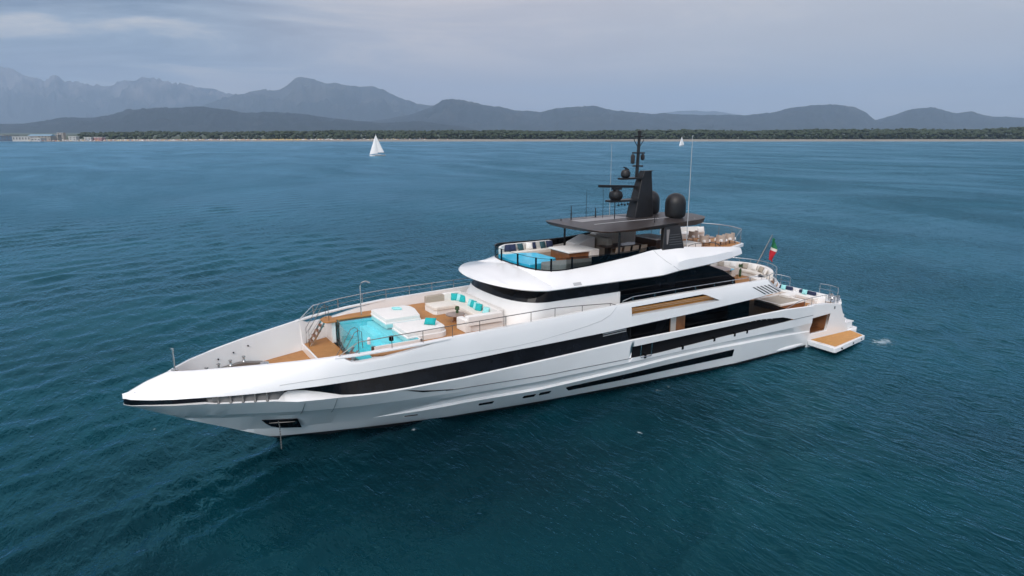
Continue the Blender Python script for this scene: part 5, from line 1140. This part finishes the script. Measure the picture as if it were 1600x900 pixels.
# after upper deck
round_table('round_table', 'large round brown dining table on the after upper deck', (39.3, -.9), 1.05, 4.755, 5.48, 'stone', 'wood', .08)
TCX, TCY = 39.3, -.9
for k, a in enumerate((.7, 1.45, 2.3, -.6)):
    x, y = TCX + 1.25 * math.cos(a), TCY + 1.25 * math.sin(a)
    chair('dining_chair', ('wooden chair aft of the round table, on its near side', 'wooden chair directly on the near side of the round table', 'wooden chair forward of the round table, close to the black glazing', 'wooden chair aft of the round table, on its far side')[k], (x, y, 4.755), 'cream', 'wood', k < 3, .46, .5, 'chairs at the round table')
cs = thing('curved_sofa', 'curved white sofa round the stern rail of the upper deck', 'sofa', (41.8, -.2, 4.755))
def ell(a, k): t_ = a * math.pi / 2; return (36.5 + (6.4 - k) * math.cos(t_), (4.2 - k) * math.sin(t_))
AA = np.linspace(-.62, .46, 24)
def arcblock(nm, m, k0, k1, z0, z1, A=AA):
    q = MB((41.8, -.2, 4.755)); q.loft([[(*ell(a, k0), z0), (*ell(a, k0), z1 - .03), (*ell(a, k0 + .04), z1), (*ell(a, k1 - .04), z1), (*ell(a, k1), z1 - .04), (*ell(a, k1), z0)] for a in A], True, True); return sub_of(cs, q, nm, m, ang=50)
arcblock('base', 'matte', .25, 1.15, 4.757, 5.02); arcblock('seat_cushion', 'cream', .4, 1.2, 5.02, 5.2); arcblock('backrest', 'offwhite', .12, .42, 5.0, 5.62)
block(cs, 'chaise', 'offwhite', [(40.1, 1.5), (39.8, 2.5), (40.9, 2.4), (41.6, 1.3)], 4.96, 5.2)
for k, a in enumerate(np.linspace(-.55, .30, 7)):
    p = ell(a, .62); n_ = Vector((-(p[0] - 39), -p[1], 1.6)); m = ('greyfab', 'taupe', 'offwhite', 'taupe', 'offwhite', 'taupe', 'offwhite')[k]
    q = MB((p[0], p[1], 5.21)); q.pillow((p[0], p[1], 5.42), .5, .46, .2, n_); single(q, 'cushion', m, ('dark grey cushion at the far end of the curved stern sofa', 'taupe cushion second from the far end of the curved stern sofa', 'white cushion third from the far end of the curved stern sofa', 'taupe cushion in the middle of the curved stern sofa', 'white cushion just right of the middle of the curved stern sofa', 'taupe cushion second from the near end of the curved stern sofa', 'white cushion nearest the flag on the curved stern sofa')[k], 'cushion', 'cushions on the curved stern sofa', ang=60)
round_table('side_table', 'low table with a blue top inside the curved stern sofa', (41.05, -1.0), .38, 4.755, 5.2, 'spooltile', 'mast')
q = MB((41.25, -.3, 4.755)); q.lathe((41.25, -.3, 4.755), [(.1, 0), (.08, .2), (.09, .5), (.05, .62)], 10)
for k in range(14): a = k * 2.4; q.pillow((41.25 + .1 * math.cos(a), -.3 + .1 * math.sin(a), 5.5 + .06 * (k % 4)), .22, .12, .02, (math.cos(a), math.sin(a), .4), n=4)
single(q, 'potted_plant', 'plant', 'slim dark green plant standing inside the curved stern sofa', 'plant')
# after main deck
ms_ = thing('sofa', 'long white sofa with navy back across the stern of the main deck', 'sofa', (47.4, .3, 2.365))
block(ms_, 'base', 'matte', [(46.9, -2.4), (46.9, 2.3), (47.85, 2.3), (47.85, -2.4)], 2.365, 2.65, .02)
block(ms_, 'seat_cushion', 'offwhite', [(46.85, -2.4), (46.85, 2.25), (47.65, 2.25), (47.65, -2.4)], 2.65, 2.84)
block(ms_, 'back_cushion', 'navy', [(47.6, -1.6), (47.6, -.4), (47.85, -.4), (47.85, -1.6)], 2.84, 3.12, .05)
block(ms_, 'back_cushion', 'navy', [(47.6, .35), (47.6, 1.75), (47.85, 1.75), (47.85, .35)], 2.84, 3.12, .05)
for y, lb in ((-1.05, 'pale blue cushion on the stern sofa, the one farther from the side platform'), (.95, 'pale blue cushion on the stern sofa, the one nearer the side platform')):
    q = MB((47.5, y, 2.86)); q.pillow((47.48, y, 3.04), .42, .4, .18, (-.9, .15, .35)); single(q, 'cushion', 'aqua', lb, 'cushion', 'pale blue cushions on the stern sofa', ang=60)
mt_ = thing('lounge_platform', 'square wood-sided lounge platform with white rim on the after main deck', 'sun bed', (44.1, 1.3, 2.365))
o4 = (44.1, 1.3, 2.365)
q = MB(o4); q.box(42.6, 45.5, .1, 2.5, 2.365, 2.82); sub_of(mt_, q, 'base', 'wood', bevel=.02)
q = MB(o4)
for b in ((42.55, 45.55, .05, .25), (42.55, 45.55, 2.35, 2.55), (42.55, 42.75, .25, 2.35), (45.35, 45.55, .25, 2.35)): q.box(*b, 2.823, 2.95)
sub_of(mt_, q, 'rim', 'offwhite', bevel=.02)
q = MB(o4); q.box(42.76, 45.34, .26, 2.34, 2.822, 2.87); sub_of(mt_, q, 'pad', 'taupe')
q = MB((45.2, .9, 2.95)); q.rprism([(45.0, .5), (45.0, 1.3), (46.0, 1.3), (46.0, .5)], 2.9, 3.1, .05); single(q, 'lounge_cushion', 'offwhite', 'flat white cushion across the after edge of the wood-sided lounge platform', 'cushion', ang=50)
# flag
q = MB((44.8, -.5, 7.4)); n = 16
rings = []
for i in range(n):
    f = i / (n - 1); row = []
    for j in range(7):
        g = j / 6; zc_ = 7.42 - 1.72 * f - .0 * g; xx = 44.8 - .42 * f + .10 + g * (.50 + .16 * f) ; yy = -.5 + .14 * math.sin(f * 7 + g * 5) * (.3 + g)
        row.append((xx + .16 * f, yy, zc_ - .28 * g))
    rings.append(row)
ids = [[q.vert(p) for p in r_] for r_ in rings]
for i in range(n - 1):
    for j in range(6):
        q.cur = 0 if i < 6 else (1 if i < 8 else 2); q.face((ids[i][j], ids[i + 1][j], ids[i + 1][j + 1], ids[i][j + 1]))
single(q, 'flag', ['green', 'fwhite', 'red'], 'limp green, white and red flag hanging from the stern staff', 'flag', fix=False)

# ================================================================== SAILING BOATS AND SHORE
def sailboat(lb, u, D, hm_, yaw, heel=0.0, cat='sailboat'):
    p = gpos(u, D, 0); root = bpy.data.objects.new('sailboat', None); COL.objects.link(root); root.location = p; root.rotation_euler = (heel, 0, yaw)
    tag(root, lb, cat, 'sailing boats offshore'); Lh = hm_ * .72; o0 = MB()
    def put(q, nm, m, **k):
        q.v = [Vector((25 - v.x, v.y, v.z)) for v in q.v]   # plain local coordinates
        o = q.build(nm, M[m], None, **k); o.parent = root; o.location = (0, 0, 0); return o
    q = MB(); rings = []
    for k in range(15):
        f = k / 14; x = (f - .5) * Lh; w = .16 * Lh * math.sin(math.pi * min(1, .22 + f * .80)) ** .8 * (1 if f < .98 else .15); w = max(w * (1 - f ** 6), .02); s_ = .07 * Lh + .02 * Lh * (f - .4) ** 2 * 4
        rings.append([(x, -w, s_), (x, -w * .9, s_ * .45), (x, -w * .4, -.02 * Lh), (x, w * .4, -.02 * Lh), (x, w * .9, s_ * .45), (x, w, s_)])
    q.loft(rings, True, True); put(q, 'hull', 'white')
    q = MB(); q.loft([[(-.22 * Lh, -.08 * Lh, .075 * Lh), (-.22 * Lh, .08 * Lh, .075 * Lh), (-.2 * Lh, .06 * Lh, .115 * Lh), (-.2 * Lh, -.06 * Lh, .115 * Lh)], [(.18 * Lh, -.05 * Lh, .075 * Lh), (.18 * Lh, .05 * Lh, .075 * Lh), (.12 * Lh, .04 * Lh, .11 * Lh), (.12 * Lh, -.04 * Lh, .11 * Lh)]], True, True); put(q, 'cabin', 'lightgrey')
    q = MB(); q.tube([(.08 * Lh, 0, .07 * Lh), (.06 * Lh, 0, hm_)], .008 * hm_, 6); mo = put(q, 'mast', 'lightgrey')
    q = MB(); q.tube([(.07 * Lh, 0, .15 * hm_), (-.42 * Lh, .10 * Lh, .15 * hm_)], .006 * hm_, 6); put(q, 'boom', 'lightgrey')
    def sailm(nm, a, b, c, belly):
        q = MB(); n = 9; g = []
        for i in range(n):
            f = i / (n - 1); row = []
            for j in range(7):
                e = j / 6; P0 = Vector(a).lerp(Vector(c), f); P1 = Vector(b).lerp(Vector(c), f); P = P0.lerp(P1, e); P.y += belly * math.sin(math.pi * e) * (1 - f) ** .6; row.append(q.vert(tuple(P)))
            g.append(row)
        for i in range(n - 1):
            for j in range(6): q.face((g[i][j], g[i + 1][j], g[i + 1][j + 1], g[i][j + 1]))
        put(q, nm, 'sail', fix=False)
    sailm('mainsail', (.07 * Lh, 0, .16 * hm_), (-.42 * Lh, .10 * Lh, .165 * hm_), (.06 * Lh, 0, .98 * hm_), .05 * Lh)
    sailm('jib', (.5 * Lh, 0, .09 * hm_), (-.02 * Lh, .10 * Lh, .12 * hm_), (.07 * Lh, 0, .93 * hm_), .06 * Lh)
    return root
yb = math.atan2(RH.y, RH.x)
sailboat('larger white sailboat with two raised sails left of the black mast', 588, 15.5 * 1088 / 36.5, 14.2, yb + R(205), R(2))
sailboat('small distant white sailboat close to the beach, right of the black mast', 1066, 15.5 * 1088 / 21.5, 10.8, yb + R(215), R(-2))

def building(lb, u0, u1, D, hgt, m, roof='flat', floors=3, mroof='lightgrey'):
    p = gpos((u0 + u1) / 2, D, 2.2); w = (u1 - u0) / 1088 * D; dpt = min(14, w * .7); root = bpy.data.objects.new('building', None); COL.objects.link(root); root.location = p; root.rotation_euler = (0, 0, yb)
    tag(root, lb, 'building', 'buildings along the beach')
    def put(q, nm, m_):
        q.v = [Vector((25 - v.x, v.y, v.z)) for v in q.v]; o = q.build(nm, m_, None); o.parent = root; o.location = (0, 0, 0); return o
    q = MB(); q.box(-w / 2, w / 2, -dpt / 2, dpt / 2, -1, hgt); put(q, 'wall', m)
    q = MB()
    if roof == 'flat': q.box(-w / 2 - .4, w / 2 + .4, -dpt / 2 - .4, dpt / 2 + .4, hgt, hgt + .5)
    else: q.loft([[(-w / 2 - .5, -dpt / 2 - .5, hgt), (-w / 2 - .5, dpt / 2 + .5, hgt), (-w / 2, 0, hgt + 2.2)], [(w / 2 + .5, -dpt / 2 - .5, hgt), (w / 2 + .5, dpt / 2 + .5, hgt), (w / 2, 0, hgt + 2.2)]], True, True)
    put(q, 'roof', M[mroof] if isinstance(mroof, str) else mroof)
    n = max(2, int(w / 4.5))
    for fl_ in range(floors):
        for k in range(n):
            x = -w / 2 + w * (k + .5) / n; z = (hgt) * (fl_ + .3) / floors; q = MB(); q.box(x - 1, x + 1, -dpt / 2 - .06, -dpt / 2 + .04, z, z + hgt / floors * .5); put(q, 'window', M['grey'])
mw = mat('stucco_white', (0.44, 0.43, 0.41), 0.8, noise=(.2, .08)); mbg = mat('stucco_beige', (0.30, 0.28, 0.25), 0.8, noise=(.2, .1)); mblue = mat('blue_cladding', (0.07, 0.11, 0.16), 0.7, noise=(.2, .2)); mpink = mat('stucco_pink', (0.38, 0.20, 0.19), 0.8, noise=(.2, .1)); mlb = mat('blue_roof', (0.20, 0.33, 0.43), 0.7)
for lb, u0, u1, D, hh, m, rf, fl_, mr in (
    ('dark blue block with pale roof at the left edge of the shore', -6, 8, 1330, 9, mblue, 'flat', 3, 'lightgrey'),
    ('blue-grey shed second from the left edge of the shore', 9.5, 23, 1320, 8.2, mblue, 'flat', 2, 'grey'),
    ('long low white building with dark openings near the left edge', 25, 48, 1300, 7.2, mw, 'flat', 1, 'lightgrey'),
    ('wide hall with a bright blue roof on the left shore', 50, 79, 1340, 8.2, mbg, 'gable', 2, mlb),
    ('low white beach house in front of the blue-roofed hall', 48, 64, 1290, 4, mw, 'flat', 1, 'offwhite'),
    ('tall beige block just right of the blue-roofed hall', 81, 91, 1350, 9.5, mbg, 'flat', 3, 'lightgrey'),
    ('distant beige tower behind the left shore', 91, 99, 1480, 13, mbg, 'flat', 4, 'lightgrey'),
    ('bright white cube-shaped villa on the left shore', 109, 119, 1300, 6.4, mw, 'flat', 2, 'offwhite'),
    ('smaller white villa right of the cube-shaped one', 133, 142, 1300, 5.2, mw, 'flat', 2, 'offwhite'),
    ('pinkish villa where the pine belt begins', 146, 159, 1300, 5.2, mpink, 'flat', 2, 'offwhite')):
    building(lb, u0, u1, D, hh * .88, m, rf, fl_, mr)
# parasols, tents and people massed along the bathing beach
def clutter():
    bm = bmesh.new(); r4 = np.random.default_rng(9); ms = []
    for k in range(620):
        u = r4.choice([r4.uniform(40, 700), r4.uniform(160, 520)]); D = r4.uniform(1195, 1275); p = gpos(u, D, 1.2); w = r4.uniform(.9, 1.9); hh = r4.uniform(1.2, 2.4)
        c = bmesh.ops.create_cone(bm, cap_ends=True, segments=7, radius1=w, radius2=.1, depth=.9, matrix=Matrix.Translation((p.x, p.y, p.z + hh)))
        i = int(r4.choice(4, p=[.35, .3, .15, .2])) if not 405 < u < 470 else 3
        for v in c['verts']:
            for f in v.link_faces: f.material_index = i
        c = bmesh.ops.create_cone(bm, cap_ends=True, segments=5, radius1=.06, radius2=.06, depth=hh, matrix=Matrix.Translation((p.x, p.y, p.z + hh / 2)))
    me = bpy.data.meshes.new('beach_parasols'); bm.to_mesh(me); bm.free()
    for m in (mat('parasol_white', (.62, .60, .57), .8), mat('parasol_rust', (.34, .16, .11), .8), mat('parasol_blue', (.12, .18, .28), .8), mat('parasol_yellow', (.52, .38, .16), .8)): me.materials.append(m)
    o = bpy.data.objects.new('beach_parasols', me); COL.objects.link(o); return o
tag(clutter(), 'dense rows of tiny parasols along the bathing beach on the left', 'parasols', kind='stuff')
